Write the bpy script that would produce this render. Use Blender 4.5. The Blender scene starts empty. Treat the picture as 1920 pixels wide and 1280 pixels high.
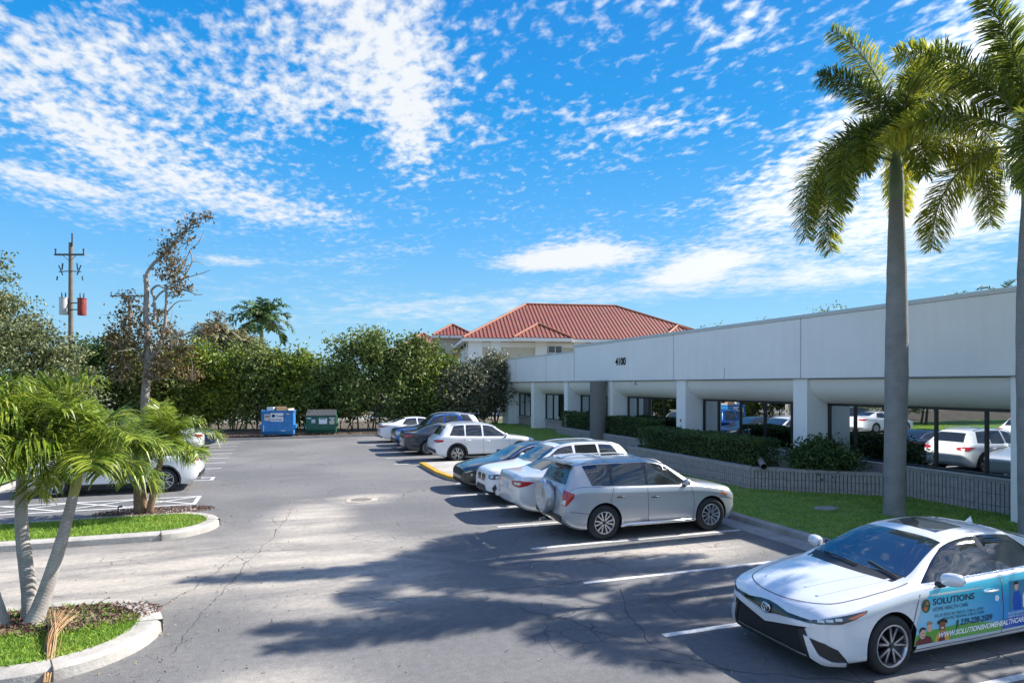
import bpy, math, random
from mathutils import Vector, Matrix, noise, geometry
from mathutils.bvhtree import BVHTree
R = random.Random(7)
PI = math.pi
rad = math.radians
scene = bpy.context.scene
COL = scene.collection
CS, SN = 0.942, 0.335          # heading of the view: world +Y runs along the parking rows
def P(xc, d):                  # metres right of / ahead of the viewpoint -> world plan position
    return (CS*xc + SN*d, -SN*xc + CS*d)

# ------------------------------------------------------------------ object helpers
def tag(o, label=None, cat=None, group=None, kind=None):
    if label: o['label'] = label
    if cat: o['category'] = cat
    if group: o['group'] = group
    if kind: o['kind'] = kind
    return o
def empty(name, loc=(0, 0, 0), rz=0.0):
    o = bpy.data.objects.new(name, None); COL.objects.link(o)
    o.location = loc; o.rotation_euler = (0, 0, rz); o.empty_display_size = .3
    return o
def copy_tree(o, parent=None):
    c = o.copy(); COL.objects.link(c)
    if parent: c.parent = parent
    for ch in list(o.children): copy_tree(ch, c)
    return c

class MB:
    def __init__(s): s.v = []; s.f = []; s.m = []
    def add(s, vs, fs, mi=0):
        b = len(s.v); s.v.extend([tuple(p) for p in vs])
        for f in fs: s.f.append(tuple(b+i for i in f)); s.m.append(mi)
    def box(s, c, d, mi=0, rz=0.0, taper=1.0):
        x, y, z = d[0]/2, d[1]/2, d[2]/2; ca, sa = math.cos(rz), math.sin(rz); vs = []
        for k in (-1, 1):
            t = 1 if k < 0 else taper
            for a, b in ((-1, -1), (1, -1), (1, 1), (-1, 1)):
                px, py = a*x*t, b*y*t
                vs.append((c[0]+px*ca-py*sa, c[1]+px*sa+py*ca, c[2]+k*z))
        s.add(vs, [(3, 2, 1, 0), (4, 5, 6, 7), (0, 1, 5, 4), (1, 2, 6, 5), (2, 3, 7, 6), (3, 0, 4, 7)], mi)
    def bar(s, a, b, w, h, mi=0, up=(0, 0, 1)):
        a, b = Vector(a), Vector(b); d = (b-a).normalized(); u = Vector(up)
        if abs(d.dot(u)) > .98: u = Vector((1, 0, 0))
        r = d.cross(u).normalized(); u = r.cross(d).normalized(); vs = []
        for p in (a, b):
            for i, j in ((-1, -1), (1, -1), (1, 1), (-1, 1)): vs.append(p+r*(i*w/2)+u*(j*h/2))
        s.add(vs, [(0, 1, 2, 3), (7, 6, 5, 4), (0, 4, 5, 1), (1, 5, 6, 2), (2, 6, 7, 3), (3, 7, 4, 0)], mi)
    def tube(s, path, rr, n=8, mi=0, cap=True):
        path = [Vector(p) for p in path]; L = len(path)
        if not hasattr(rr, '__len__'): rr = [rr]*L
        vs = []; prev = None
        for i, p in enumerate(path):
            d = (path[min(i+1, L-1)]-path[max(i-1, 0)])
            d = d.normalized() if d.length > 1e-9 else Vector((0, 0, 1))
            if prev is None:
                u = Vector((1, 0, 0)) if abs(d.x) < .9 else Vector((0, 1, 0))
            else: u = prev
            u = (u-d*u.dot(d)).normalized(); w = d.cross(u); prev = u
            for k in range(n):
                a = 2*PI*k/n; vs.append(p+(u*math.cos(a)+w*math.sin(a))*rr[i])
        fs = [(i*n+k, i*n+(k+1) % n, (i+1)*n+(k+1) % n, (i+1)*n+k) for i in range(L-1) for k in range(n)]
        if cap: fs += [tuple(range(n-1, -1, -1)), tuple(range((L-1)*n, L*n))]
        s.add(vs, fs, mi)
    def lathe(s, prof, n=32, axis='z', c=(0, 0, 0), mi=0):     # prof: (radius, height)
        vs = []
        for r, h in prof:
            for k in range(n):
                a = 2*PI*k/n; x, y = r*math.cos(a), r*math.sin(a)
                vs.append((c[0]+x, c[1]+y, c[2]+h) if axis == 'z' else (c[0]+x, c[1]+h, c[2]+y))
        fs = []
        for i in range(len(prof)-1):
            for k in range(n):
                q = (i*n+k, i*n+(k+1) % n, (i+1)*n+(k+1) % n, (i+1)*n+k)
                fs.append(q if axis == 'z' else q[::-1])
        s.add(vs, fs, mi)
    def prism(s, poly, z0, z1, mi=0):
        n = len(poly); vs = [(x, y, z0) for x, y in poly]+[(x, y, z1) for x, y in poly]
        s.add(vs, [tuple(range(n-1, -1, -1)), tuple(range(n, 2*n))]+[(i, (i+1) % n, n+(i+1) % n, n+i) for i in range(n)], mi)
    def build(s, name, mats, parent=None, smooth=None, loc=None):
        me = bpy.data.meshes.new(name); me.from_pydata(s.v, [], s.f)
        if not isinstance(mats, (list, tuple)): mats = [mats]
        for m in mats: me.materials.append(m)
        if len(mats) > 1: me.polygons.foreach_set('material_index', s.m)
        if smooth is not None:
            me.polygons.foreach_set('use_smooth', [True]*len(me.polygons))
            if smooth < 180: me.set_sharp_from_angle(angle=rad(smooth))
        me.update()
        o = bpy.data.objects.new(name, me); COL.objects.link(o)
        if parent: o.parent = parent
        if loc: o.location = loc
        return o

# ------------------------------------------------------------------ materials
def newmat(name):
    m = bpy.data.materials.new(name); m.use_nodes = True
    nt = m.node_tree; return m, nt, nt.nodes['Principled BSDF'], nt.nodes, nt.links
def hexc(r, g, b):
    f = lambda c: (c/12.92 if c <= .04045 else ((c+.055)/1.055)**2.4)
    return (f(r/255), f(g/255), f(b/255), 1)
def mat(name, c, rough=.6, metal=0.0, coat=0.0, var=0.0, scale=3.0, bump=0.0, bscale=40.0, spec=.5, ior=1.5, emit=0, obj=False):
    m, nt, b, N, L = newmat(name)
    c = tuple(c)[:3]+(1,)
    b.inputs['Base Color'].default_value = c; b.inputs['Roughness'].default_value = rough
    b.inputs['Metallic'].default_value = metal; b.inputs['Coat Weight'].default_value = coat
    b.inputs['Coat Roughness'].default_value = .04
    b.inputs['Specular IOR Level'].default_value = spec; b.inputs['IOR'].default_value = ior
    g = N.new('ShaderNodeTexCoord'); src = g.outputs['Object']
    if var:
        n = N.new('ShaderNodeTexNoise'); n.inputs['Scale'].default_value = scale; n.inputs['Detail'].default_value = 8
        n.inputs['Roughness'].default_value = .65
        L.new(src, n.inputs['Vector'])
        mr = N.new('ShaderNodeMapRange'); mr.inputs['From Min'].default_value = .3; mr.inputs['From Max'].default_value = .7
        mr.inputs['To Min'].default_value = 1-var; mr.inputs['To Max'].default_value = 1+var*.6
        L.new(n.outputs['Fac'], mr.inputs['Value'])
        mx = N.new('ShaderNodeMix'); mx.data_type = 'RGBA'; mx.blend_type = 'MULTIPLY'; mx.inputs['Factor'].default_value = 1
        mx.inputs['A'].default_value = c; L.new(mr.outputs['Result'], mx.inputs['B']); L.new(mx.outputs['Result'], b.inputs['Base Color'])
    if bump:
        n = N.new('ShaderNodeTexNoise'); n.inputs['Scale'].default_value = bscale; n.inputs['Detail'].default_value = 6
        L.new(src, n.inputs['Vector'])
        bp = N.new('ShaderNodeBump'); bp.inputs['Strength'].default_value = bump; bp.inputs['Distance'].default_value = .02
        L.new(n.outputs['Fac'], bp.inputs['Height']); L.new(bp.outputs['Normal'], b.inputs['Normal'])
    return m
def leafmat(name, cols, trans=.3, rough=.5, nscale=.5, wn=.45):
    m, nt, b, N, L = newmat(name)
    g = N.new('ShaderNodeNewGeometry'); n = N.new('ShaderNodeTexNoise'); n.inputs['Scale'].default_value = nscale
    n.inputs['Detail'].default_value = 3
    L.new(g.outputs['Position'], n.inputs['Vector'])
    ma = N.new('ShaderNodeMath'); ma.operation = 'MULTIPLY_ADD'; L.new(n.outputs['Fac'], ma.inputs[0])
    ma.inputs[1].default_value = 1.6; ma.inputs[2].default_value = -.3
    mx = N.new('ShaderNodeMix'); mx.data_type = 'FLOAT'; mx.inputs['Factor'].default_value = wn
    L.new(g.outputs['Random Per Island'], mx.inputs['A']); L.new(ma.outputs[0], mx.inputs['B'])
    cr = N.new('ShaderNodeValToRGB'); L.new(mx.outputs['Result'], cr.inputs['Fac'])
    el = cr.color_ramp.elements
    while len(el) < len(cols): el.new(.5)
    for i, c in enumerate(cols):
        el[i].position = .12+.76*i/(len(cols)-1); el[i].color = tuple(c)[:3]+(1,)
    L.new(cr.outputs['Color'], b.inputs['Base Color']); b.inputs['Roughness'].default_value = rough
    b.inputs['Specular IOR Level'].default_value = .35
    t = N.new('ShaderNodeBsdfTranslucent'); L.new(cr.outputs['Color'], t.inputs['Color'])
    ms = N.new('ShaderNodeMixShader'); ms.inputs[0].default_value = trans
    L.new(b.outputs[0], ms.inputs[1]); L.new(t.outputs[0], ms.inputs[2])
    L.new(ms.outputs[0], N['Material Output'].inputs['Surface'])
    return m

# ------------------------------------------------------------------ curves
def pchip(tab):
    xs = [t[0] for t in tab]; ys = [t[1] for t in tab]; n = len(xs)
    h = [xs[i+1]-xs[i] for i in range(n-1)]; dl = [(ys[i+1]-ys[i])/h[i] for i in range(n-1)]; m = [0]*n
    m[0], m[-1] = dl[0], dl[-1]
    for i in range(1, n-1):
        if dl[i-1]*dl[i] > 0:
            w1, w2 = 2*h[i]+h[i-1], h[i]+2*h[i-1]; m[i] = (w1+w2)/(w1/dl[i-1]+w2/dl[i])
    def f(x):
        if x <= xs[0]: return ys[0]
        if x >= xs[-1]: return ys[-1]
        i = max(k for k in range(n-1) if xs[k] <= x); t = (x-xs[i])/h[i]
        return (ys[i]*(1+2*t)*(1-t)**2+h[i]*m[i]*t*(1-t)**2+ys[i+1]*t*t*(3-2*t)+h[i]*m[i+1]*t*t*(t-1))
    return f
def chaikin(p, k=1):
    for _ in range(k):
        q = [p[0]]
        for i in range(len(p)-1):
            a, b = p[i], p[i+1]
            if i > 0: q.append(tuple(.75*a[j]+.25*b[j] for j in range(len(a))))
            if i < len(p)-2: q.append(tuple(.25*a[j]+.75*b[j] for j in range(len(a))))
        q.append(p[-1]); p = q
    return p
def spline(pts, n=6):                       # Catmull-Rom through 2D/3D points
    pts = [Vector(p) for p in pts]; out = []
    for i in range(len(pts)-1):
        p0, p1, p2, p3 = pts[max(i-1, 0)], pts[i], pts[i+1], pts[min(i+2, len(pts)-1)]
        for k in range(n):
            t = k/n; out.append(.5*((2*p1)+(p2-p0)*t+(2*p0-5*p1+4*p2-p3)*t*t+(3*p1-p0-3*p2+p3)*t**3))
    out.append(pts[-1]); return out
def text_mesh(s, size=1.0, font_bold=False, shear=0, align='LEFT', sx=1.0, off=0.0):
    c = bpy.data.curves.new('lettering', 'FONT'); c.body = s; c.size = size; c.align_x = align; c.shear = shear
    c.resolution_u = 3; c.offset = off
    o = bpy.data.objects.new('lettering', c); COL.objects.link(o)
    dg = bpy.context.evaluated_depsgraph_get(); me = bpy.data.meshes.new_from_object(o.evaluated_get(dg))
    vs = [(v.co.x*sx, v.co.y) for v in me.vertices]; fs = [tuple(p.vertices) for p in me.polygons]
    bpy.data.objects.remove(o); bpy.data.curves.remove(c); bpy.data.meshes.remove(me)
    return vs, fs
# ------------------------------------------------------------------ vehicles
TYRE = mat('tyre_rubber', (.018, .018, .02), .75, bump=.2, bscale=60)
SILVER = mat('alloy_silver', (.62, .63, .65), .28, metal=.85)
ALLOY_DK = mat('alloy_black', (.02, .02, .022), .35, coat=.4)
TRIM = mat('black_trim', (.022, .023, .025), .45)
GLOSSBLK = mat('gloss_black', (.008, .008, .009), .12, coat=.6)
CHROME = mat('chrome', (.75, .76, .78), .12, metal=1)
GLASS = mat('tinted_glass', (.020, .025, .030), .05, spec=.8, ior=1.6)
SCREEN = mat('windscreen_glass', (.02, .035, .05), .015, spec=1, ior=2.0)
REDL = mat('red_lens', (.42, .008, .015), .12, coat=1)
AMBER = mat('amber_lens', (.62, .13, .03), .15, coat=1)
CLEARL = mat('clear_lens', (.55, .58, .6), .1, metal=.4, coat=1)
DARKLENS = mat('smoked_lens', (.03, .035, .045), .08, coat=1)
PLATE = mat('number_plate_white', (.6, .62, .64), .4)
GAP = mat('panel_gap', (.03, .03, .035), .7)
UNDER = mat('wheel_well', (.012, .012, .012), .9)
def paint(name, c, metal=0.0, rough=.35):
    return mat(name, c, rough, metal=metal, coat=1.0)

BASE = {
 'sedan': dict(L=4.88, H=1.445, W=1.84, ax=(.97, 3.80), r=.335,
  zt=[(0, .63), (.04, .70), (.15, .775), (.45, .85), (.9, .93), (1.25, .985), (1.4, 1.03), (1.75, 1.20), (2.1, 1.355), (2.4, 1.42), (2.8, 1.445), (3.25, 1.425), (3.65, 1.34), (4.05, 1.19), (4.3, 1.115), (4.5, 1.10), (4.78, 1.09), (4.86, 1.0), (4.88, .86)],
  zs=[(0, .58), (.12, .69), (.4, .77), (.9, .87), (1.4, .93), (2.2, .955), (3.2, .985), (4.0, 1.03), (4.5, 1.04), (4.78, .98), (4.88, .82)],
  wm=[(0, .48), (.05, .63), (.14, .75), (.3, .845), (.55, .9), (1.1, .92), (3.9, .92), (4.4, .885), (4.7, .81), (4.84, .7), (4.88, .6)],
  wt=[(0, .38), (.1, .55), (.3, .66), (.8, .72), (1.4, .745), (1.9, .65), (2.3, .59), (2.8, .565), (3.4, .565), (4.0, .62), (4.4, .68), (4.75, .66), (4.88, .5)],
  zb=[(0, .30), (.1, .2), (.5, .17), (4.2, .18), (4.6, .24), (4.88, .40)]),
 'suv': dict(L=4.66, H=1.65, W=1.88, ax=(.86, 3.70), r=.36,
  zt=[(0, .66), (.03, .82), (.12, .93), (.4, .995), (.8, 1.045), (1.2, 1.09), (1.35, 1.14), (1.7, 1.36), (2.0, 1.53), (2.3, 1.61), (2.7, 1.645), (3.2, 1.65), (3.8, 1.615), (4.08, 1.57), (4.2, 1.46), (4.42, 1.14), (4.55, 1.04), (4.63, .97), (4.66, .8)],
  zs=[(0, .62), (.1, .78), (.3, .87), (.8, .975), (1.4, 1.03), (2.5, 1.06), (3.5, 1.09), (4.2, 1.12), (4.5, 1.02), (4.66, .78)],
  wm=[(0, .58), (.06, .72), (.18, .83), (.4, .9), (.8, .94), (3.9, .94), (4.3, .91), (4.52, .85), (4.62, .78), (4.66, .68)],
  wt=[(0, .5), (.1, .62), (.35, .7), (1.35, .77), (1.9, .68), (2.3, .64), (3.6, .62), (4.1, .58), (4.3, .66), (4.5, .72), (4.66, .6)],
  zb=[(0, .34), (.12, .26), (.5, .22), (4.1, .22), (4.45, .28), (4.66, .42)]),
 'pickup': dict(L=5.35, H=1.85, W=1.92, ax=(.92, 4.15), r=.40,
  zt=[(0, .95), (.03, 1.02), (.15, 1.12), (.6, 1.16), (1.2, 1.19), (1.4, 1.24), (1.75, 1.52), (2.0, 1.74), (2.3, 1.82), (2.8, 1.85), (3.2, 1.83), (3.42, 1.74), (3.52, 1.3), (3.6, 1.16), (5.2, 1.16), (5.32, 1.1), (5.35, 1.0)],
  zs=[(0, .9), (.1, 1.0), (.6, 1.08), (1.4, 1.13), (3.5, 1.15), (5.2, 1.14), (5.35, 1.0)],
  wm=[(0, .8), (.08, .88), (.3, .94), (1, .96), (5.1, .96), (5.3, .93), (5.35, .9)],
  wt=[(0, .72), (.3, .84), (1.4, .82), (1.95, .7), (2.4, .67), (3.3, .67), (3.6, .86), (5.35, .84)],
  zb=[(0, .45), (.12, .36), (.6, .34), (4.7, .36), (5.35, .5)]),
}
class Car:
    def __init__(s, kind, body_mat, L=None, H=None, W=None, over=None, r=None, fine=2, smooth=42):
        b = dict(BASE[kind]); b.update(over or {}); s.kind = kind
        fx = (L or b['L'])/b['L']; fz = (H or b['H'])/b['H']; fw = (W or b['W'])/b['W']
        s.L = b['L']*fx; s.W = b['W']*fw; s.H = b['H']*fz; s.fx, s.fz, s.fw = fx, fz, fw
        sc = lambda k, q: pchip([(a*fx, c*q) for a, c in b[k]])
        s.zt, s.zs, s.wm, s.wt, s.zb = sc('zt', fz), sc('zs', fz), sc('wm', fw), sc('wt', fw), sc('zb', 1)
        s.ax = [a*fx for a in b['ax']]; s.r = r or b['r']; s.mat = body_mat
        st = sorted(set([round(a*fx, 4) for a, _ in b['zt']]+[round(s.L*i/56, 4) for i in range(57)]+[.015, .03, .06, .09, s.L-.015, s.L-.03, s.L-.06]))
        keep = [st[0]]
        for q in st[1:]:
            if q-keep[-1] > .008 and q <= s.L+1e-6: keep.append(q)
        keep[-1] = s.L; vs = []; half = None
        for q in keep:
            h = chaikin(s.ring(q), fine); half = len(h)
            full = h+[(-y, z) for y, z in h[-2:0:-1]]
            vs += [(s.L/2-q, y, z) for y, z in full]
        n = 2*half-2; fs = []
        for i in range(len(keep)-1):
            for k in range(n):
                fs.append((i*n+k, (i+1)*n+k, (i+1)*n+(k+1) % n, i*n+(k+1) % n))
        # end caps, drawn in towards their middle
        for i, sg in ((0, 1), (len(keep)-1, -1)):
            ring = vs[i*n:(i+1)*n]; cz = sum(p[2] for p in ring)/n; x = ring[0][0]; b0 = len(vs)
            for t, dx in ((.8, .006), (.45, .011)):
                vs += [(x+sg*dx, p[1]*t, cz+(p[2]-cz)*t) for p in ring]
            vs.append((x+sg*.013, 0, cz)); a = i*n
            for lo, hi in ((a, b0), (b0, b0+n)):
                for k in range(n):
                    f = (lo+k, lo+(k+1) % n, hi+(k+1) % n, hi+k); fs.append(f if sg > 0 else f[::-1])
            for k in range(n):
                f = (b0+n+k, b0+n+(k+1) % n, b0+2*n); fs.append(f if sg > 0 else f[::-1])
        vol = sum(Vector(vs[f[0]]).dot(Vector(vs[f[1]]).cross(Vector(vs[f[2]]))) for f in fs)
        if vol < 0: fs = [f[::-1] for f in fs]
        m = MB(); m.add(vs, fs)
        s.root = None; bo = m.build('car_shell', [body_mat, UNDER])
        bo.data.validate()
        cut = MB()
        for a in s.ax:
            for sg in (-1, 1):
                y0, y1 = sg*(s.W/2+.2), sg*(s.W/2-.33); R0 = s.r+.045
                ring = [(s.L/2-a+R0*math.cos(2*PI*k/40), R0*math.sin(2*PI*k/40)*1.0+s.r+.01) for k in range(40)]
                vv = [(x, y0, z) for x, z in ring]+[(x, y1, z) for x, z in ring]
                ff = [(k, (k+1) % 40, 40+(k+1) % 40, 40+k) for k in range(40)]+[tuple(range(39, -1, -1)), tuple(range(40, 80))]
                v6 = sum(Vector(vv[f[0]]).dot(Vector(vv[f[1]]).cross(Vector(vv[f[2]]))) for f in ff[:40])
                cut.add(vv, ff if v6 > 0 else [f[::-1] for f in ff])
        co = cut.build('well_cutter', UNDER)
        s.bvh_full = BVHTree.FromPolygons([v for v in vs], fs)
        md = bo.modifiers.new('wells', 'BOOLEAN'); md.operation = 'DIFFERENCE'; md.object = co; md.solver = 'EXACT'
        try: md.material_mode = 'TRANSFER'
        except Exception: pass
        dg = bpy.context.evaluated_depsgraph_get()
        me = bpy.data.meshes.new_from_object(bo.evaluated_get(dg)); me.name = 'body'
        bpy.data.objects.remove(bo); bpy.data.objects.remove(co)
        me.polygons.foreach_set('use_smooth', [True]*len(me.polygons)); me.set_sharp_from_angle(angle=rad(smooth))
        s.root = empty('parked_car'); o = bpy.data.objects.new('body', me); COL.objects.link(o); o.parent = s.root; s.body = o
    def ring(s, q):
        zt, zs, wm, wt, zb = s.zt(q), s.zs(q), s.wm(q), s.wt(q), s.zb(q)
        ws = wm*.965; gh = max(0, min(1, (zt-zs-.1)/.25)); drop = .035+.035*gh
        ze = max(zt-drop, zs+.004); zt = max(zt, ze+.002); wt = min(wt, ws-.01); d = zt-ze; H = zs-zb
        pts = [(0, zb), (.55*wm, zb), (.86*wm, zb), (.95*wm, zb+.03), (.985*wm, zb+.1*H+.02), (1.0*wm, zb+.3*H), (wm, zb+.5*H), (.992*wm, zb+.68*H),
               (.99*wm, zb+.8*H), (.995*wm, zb+.86*H), (.985*wm, zb+.93*H), (ws, zs-.008), (ws-.012, zs+.002)]
        g0 = (ws-.02-.02*gh, zs+.012*gh+.003); g1 = (wt+.012, ze-.03*gh)
        for t in (0, .06, .35, .7, .94): pts.append((g0[0]+(g1[0]-g0[0])*t, g0[1]+(g1[1]-g0[1])*t+.015*gh*math.sin(PI*t)))
        pts += [(wt-.015, ze+.1*d), (wt*.93, ze+.35*d), (wt*.75, ze+.7*d), (wt*.45, ze+.92*d), (0, zt)]
        return pts
    # --- project a polygon of 3D points (s, y, z) along direction d onto the body
    def project(s, mb, poly, d, off=.004, res=.05, mi=0, mirror=False, skirt=True, raw=False):
        d = Vector(d).normalized()
        pts = [Vector((s.L/2-a, y, z)) for a, y, z in poly]
        up = Vector((0, 0, 1)) if abs(d.z) < .9 else Vector((1, 0, 0))
        e1 = d.cross(up).normalized(); e2 = e1.cross(d).normalized()
        p2 = [Vector((p.dot(e1), p.dot(e2))) for p in pts]
        out = []
        for i in range(len(p2)):
            a, b = p2[i], p2[(i+1) % len(p2)]; k = max(1, int((b-a).length/res))
            for j in range(k): out.append(a.lerp(b, j/k))
        nb = len(out); xs = [p.x for p in out]; ys = [p.y for p in out]; allp = list(out)
        nx = int((max(xs)-min(xs))/res); ny = int((max(ys)-min(ys))/res)
        for i in range(1, nx+1):
            for j in range(1, ny+1):
                q = Vector((min(xs)+(i-.5)*res, min(ys)+(j-.5)*res))
                allp.append(q)
        r = geometry.delaunay_2d_cdt(allp, [], [list(range(nb))], 1, 1e-5)
        vv, ff, ee = r[0], r[2], r[1]
        vs = []
        for q in vv: vs.append(s.hit(e1*q.x+e2*q.y, d, off))
        fs = []
        for f in ff:
            n = (vs[f[1]]-vs[f[0]]).cross(vs[f[2]]-vs[f[0]]); fs.append(tuple(f) if n.dot(d) < 0 else tuple(f)[::-1])
        use = sorted({i for f in fs for i in f}); ix = {v: i for i, v in enumerate(use)}; vs = [vs[i] for i in use]; fs = [tuple(ix[i] for i in f) for f in fs]
        if skirt:
            cnt = {}
            for f in fs:
                for i in range(len(f)):
                    e = (f[i], f[(i+1) % len(f)]); cnt[e] = 1
            bd = [e for e in cnt if (e[1], e[0]) not in cnt]; mp = {}
            for a, b in bd:
                for k in (a, b):
                    if k not in mp: mp[k] = len(vs); vs.append(vs[k]+d*(off*2+.006))
                fs.append((b, a, mp[a], mp[b]))
        mb.add(vs, fs, mi)
        if mirror: mb.add([(v.x, -v.y, v.z) for v in vs], [f[::-1] for f in fs], mi)
    def hit(s, p, d, off):
        o = p-d*(p.dot(d)+4); h = s.bvh_full.ray_cast(o, d)
        if h[0] is None:
            n = s.bvh_full.find_nearest(p); return n[0]-d*off
        nn = h[1] if h[1].dot(d) < 0 else -h[1]
        return h[0]+nn*off
    def part(s, name, mb, mats, smooth=35, parent=None, label=None):
        o = mb.build(name, mats, parent or s.root, smooth)
        if label: o['label'] = label
        return o
    def side(s, name, poly, m, off=.004, both=True, res=.06, smooth=35):      # poly in (s, z)
        for sg in ((1, -1) if both else (1,)):
            mb = MB(); s.project(mb, [(a, 0, z) for a, z in poly], (0, -sg, 0), off, res); s.part(name, mb, m, smooth)
    def front(s, name, poly, m, off=.004, mirror=False, d=(-1, 0, 0), res=.05, mi=0, mb=None):   # poly in (y, z), s given for slanted rays
        own = mb is None; mb = mb or MB()
        s.project(mb, [(p[2] if len(p) > 2 else 0, p[0], p[1]) for p in poly], d, off, res, mi=mi, mirror=mirror)
        if own: return s.part(name, mb, m)
    def rear(s, name, poly, m, off=.004, mirror=False, d=(1, 0, 0), **k):
        return s.front(name, [(p[0], p[1], p[2] if len(p) > 2 else s.L) for p in poly], m, off, mirror, d, **k)
    def light(s, name, poly, m, d, off=.006, both=True, inner=None):      # poly in (s, y, z); both sides as separate parts
        for sg in ((1, -1) if both else (1,)):
            mb = MB(); s.project(mb, [(a, y*sg, z) for a, y, z in poly], (d[0], d[1]*sg, d[2]), off, .04)
            if inner:
                for q, mi in inner: s.project(mb, [(a, y*sg, z) for a, y, z in q], (d[0], d[1]*sg, d[2]), off+.003, .04, mi=mi)
            s.part(name, mb, m)
    def windows(s, cuts, m=GLASS, top=.075, bot=.03, name='side_window'):  # cuts: (bottom s0, top s0, top s1, bottom s1)
        for sg in (1, -1):
            for b0, t0, t1, b1 in cuts:
                lo = [(b0+(b1-b0)*i/6, s.zs(b0+(b1-b0)*i/6)+bot) for i in range(7)]
                hi = [(t1+(t0-t1)*i/6, s.zt(t1+(t0-t1)*i/6)-top) for i in range(7)]
                hi = [q for q in hi if q[1] > s.zs(q[0])+bot+.04]
                mb = MB(); s.project(mb, [(a, 0, z) for a, z in lo+hi], (0, -sg, 0), .007, .16); s.part(name, mb, m, 60)
    def screen(s, s0, s1, inset=.05, bow=.06, name='windshield', m=SCREEN, rear=False):
        n = 8; L = []
        for i in range(n+1):
            q = s0+(s1-s0)*i/n; L.append((q, s.wt(q)-inset))
        poly = [(q, w, 1) for q, w in L]+[(s1-bow*.4*(1 if s1 > s0 else -1), 0, 1)]+[(q, -w, 1) for q, w in L[::-1]]+[(s0-bow*(1 if s1 > s0 else -1), 0, 1)]
        # round the bowed edges
        mb = MB(); s.project(mb, poly, (0, 0, -1), .005, .07); s.part(name, mb, m)
    def seams(s, lines, w=.009):                       # panel gaps on the sides: polylines in (s, z)
        for ln in lines:
            for sg in (1, -1):
                mb = MB(); n = len(ln); a = []; b = []
                for i, (x, z) in enumerate(ln):
                    p, q = ln[max(i-1, 0)], ln[min(i+1, n-1)]; dx, dz = q[0]-p[0], q[1]-p[1]; l = math.hypot(dx, dz) or 1
                    a.append((x-dz/l*w/2, z+dx/l*w/2)); b.append((x+dz/l*w/2, z-dx/l*w/2))
                s.project(mb, [(x, 0, z) for x, z in a+b[::-1]], (0, -sg, 0), .0025, .05, skirt=False); s.part('door_gap', mb, GAP)
    def topseam(s, ln, w=.01, mb=None):
        own = mb is None; mb = mb or MB()
        n = len(ln); a = []; b = []
        for i, (x, y) in enumerate(ln):
            p, q = ln[max(i-1, 0)], ln[min(i+1, n-1)]; dx, dy = q[0]-p[0], q[1]-p[1]; l = math.hypot(dx, dy) or 1
            a.append((x-dy/l*w/2, y+dx/l*w/2)); b.append((x+dy/l*w/2, y-dx/l*w/2))
        s.project(mb, [(x, y, 1) for x, y in a+b[::-1]], (0, 0, -1), .0012, .08, skirt=False, mirror=True)
        if own: s.part('hood_gap', mb, GAP)
    def handles(s, spots, m, w=.2):
        for a, z in spots:
            for sg in (1, -1):
                h = s.hit(Vector((s.L/2-a, 0, z)), Vector((0, -sg, 0)), .0)
                mb = MB(); y = h.y
                mb.tube([(h.x+w/2, y, z), (h.x+w/2-.03, y+sg*.03, z+.002), (h.x, y+sg*.036, z+.004), (h.x-w/2+.03, y+sg*.03, z+.002), (h.x-w/2, y, z)], [.012, .014, .015, .014, .012], 8)
                s.part('door_handle', mb, m, 60)
    def mirrors(s, a, m, z=None, size=1.0):
        z = z or s.zs(a)+.09
        for sg in (1, -1):
            y0 = s.wm(a)*.965
            mb = MB(); prof = [(.0, 0), (.05, .004), (.075, .03), (.085, .08), (.082, .15), (.07, .195), (.04, .22), (0, .228)]
            n = 16; vs = []
            for r0, h in prof:
                for k in range(n):
                    t = 2*PI*k/n; cx = math.cos(t); cz = math.sin(t)
                    cx = math.copysign(abs(cx)**.8, cx); cz = math.copysign(abs(cz)**.8, cz)
                    vs.append((s.L/2-a+cx*r0*1.05*size-h*.18, sg*(y0+.03+h*size), z+cz*r0*.92*size+h*.08))
            fs = [(i*n+k, i*n+(k+1) % n, (i+1)*n+(k+1) % n, (i+1)*n+k) for i in range(len(prof)-1) for k in range(n)]
            if sg > 0: fs = [f[::-1] for f in fs]
            mb.add(vs, fs); o = s.part('side_mirror', mb, m, 60)
            mb = MB(); mb.tube([(s.L/2-a+.02, sg*(y0-.05), z-.10), (s.L/2-a, sg*(y0+.05), z-.06), (s.L/2-a-.01, sg*(y0+.09), z-.02)], [.045, .035, .03], 8)
            s.part('mirror_stalk', mb, TRIM, 60, parent=o)
    def wheels(s, style='ten', rimr=None, rimcol=None, dark=ALLOY_DK):
        r = s.r; rr = rimr or r*.66; w = .215; rimcol = rimcol or SILVER
        t = MB(); e = .018
        t.lathe([(rr-.004, -w/2+.01), (rr+.012, -w/2), (r-.045, -w/2-.004), (r-.014, -w/2+.012), (r, -w/2+.035), (r, w/2-.035), (r-.014, w/2-.012), (r-.045, w/2+.004), (rr+.012, w/2), (rr-.004, w/2-.01)], 44, 'y')
        for k in range(44):                       # tread grooves read as a thin dark band
            pass
        q = MB()
        q.lathe([(rr, w/2-.006), (rr+.004, w/2+.002), (rr-.012, w/2+.004), (rr-.02, w/2-.01), (rr-.028, w/2-.05), (rr-.035, -w/2+.02)], 44, 'y', mi=0)
        q.lathe([(rr-.01, w/2-.085), (.001, w/2-.08)], 44, 'y', mi=1)
        q.lathe([(.042, w/2-.05), (.04, w/2-.012), (.025, w/2-.006), (.001, w/2-.006)], 16, 'y', mi=1)
        y1 = w/2-.012
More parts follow.
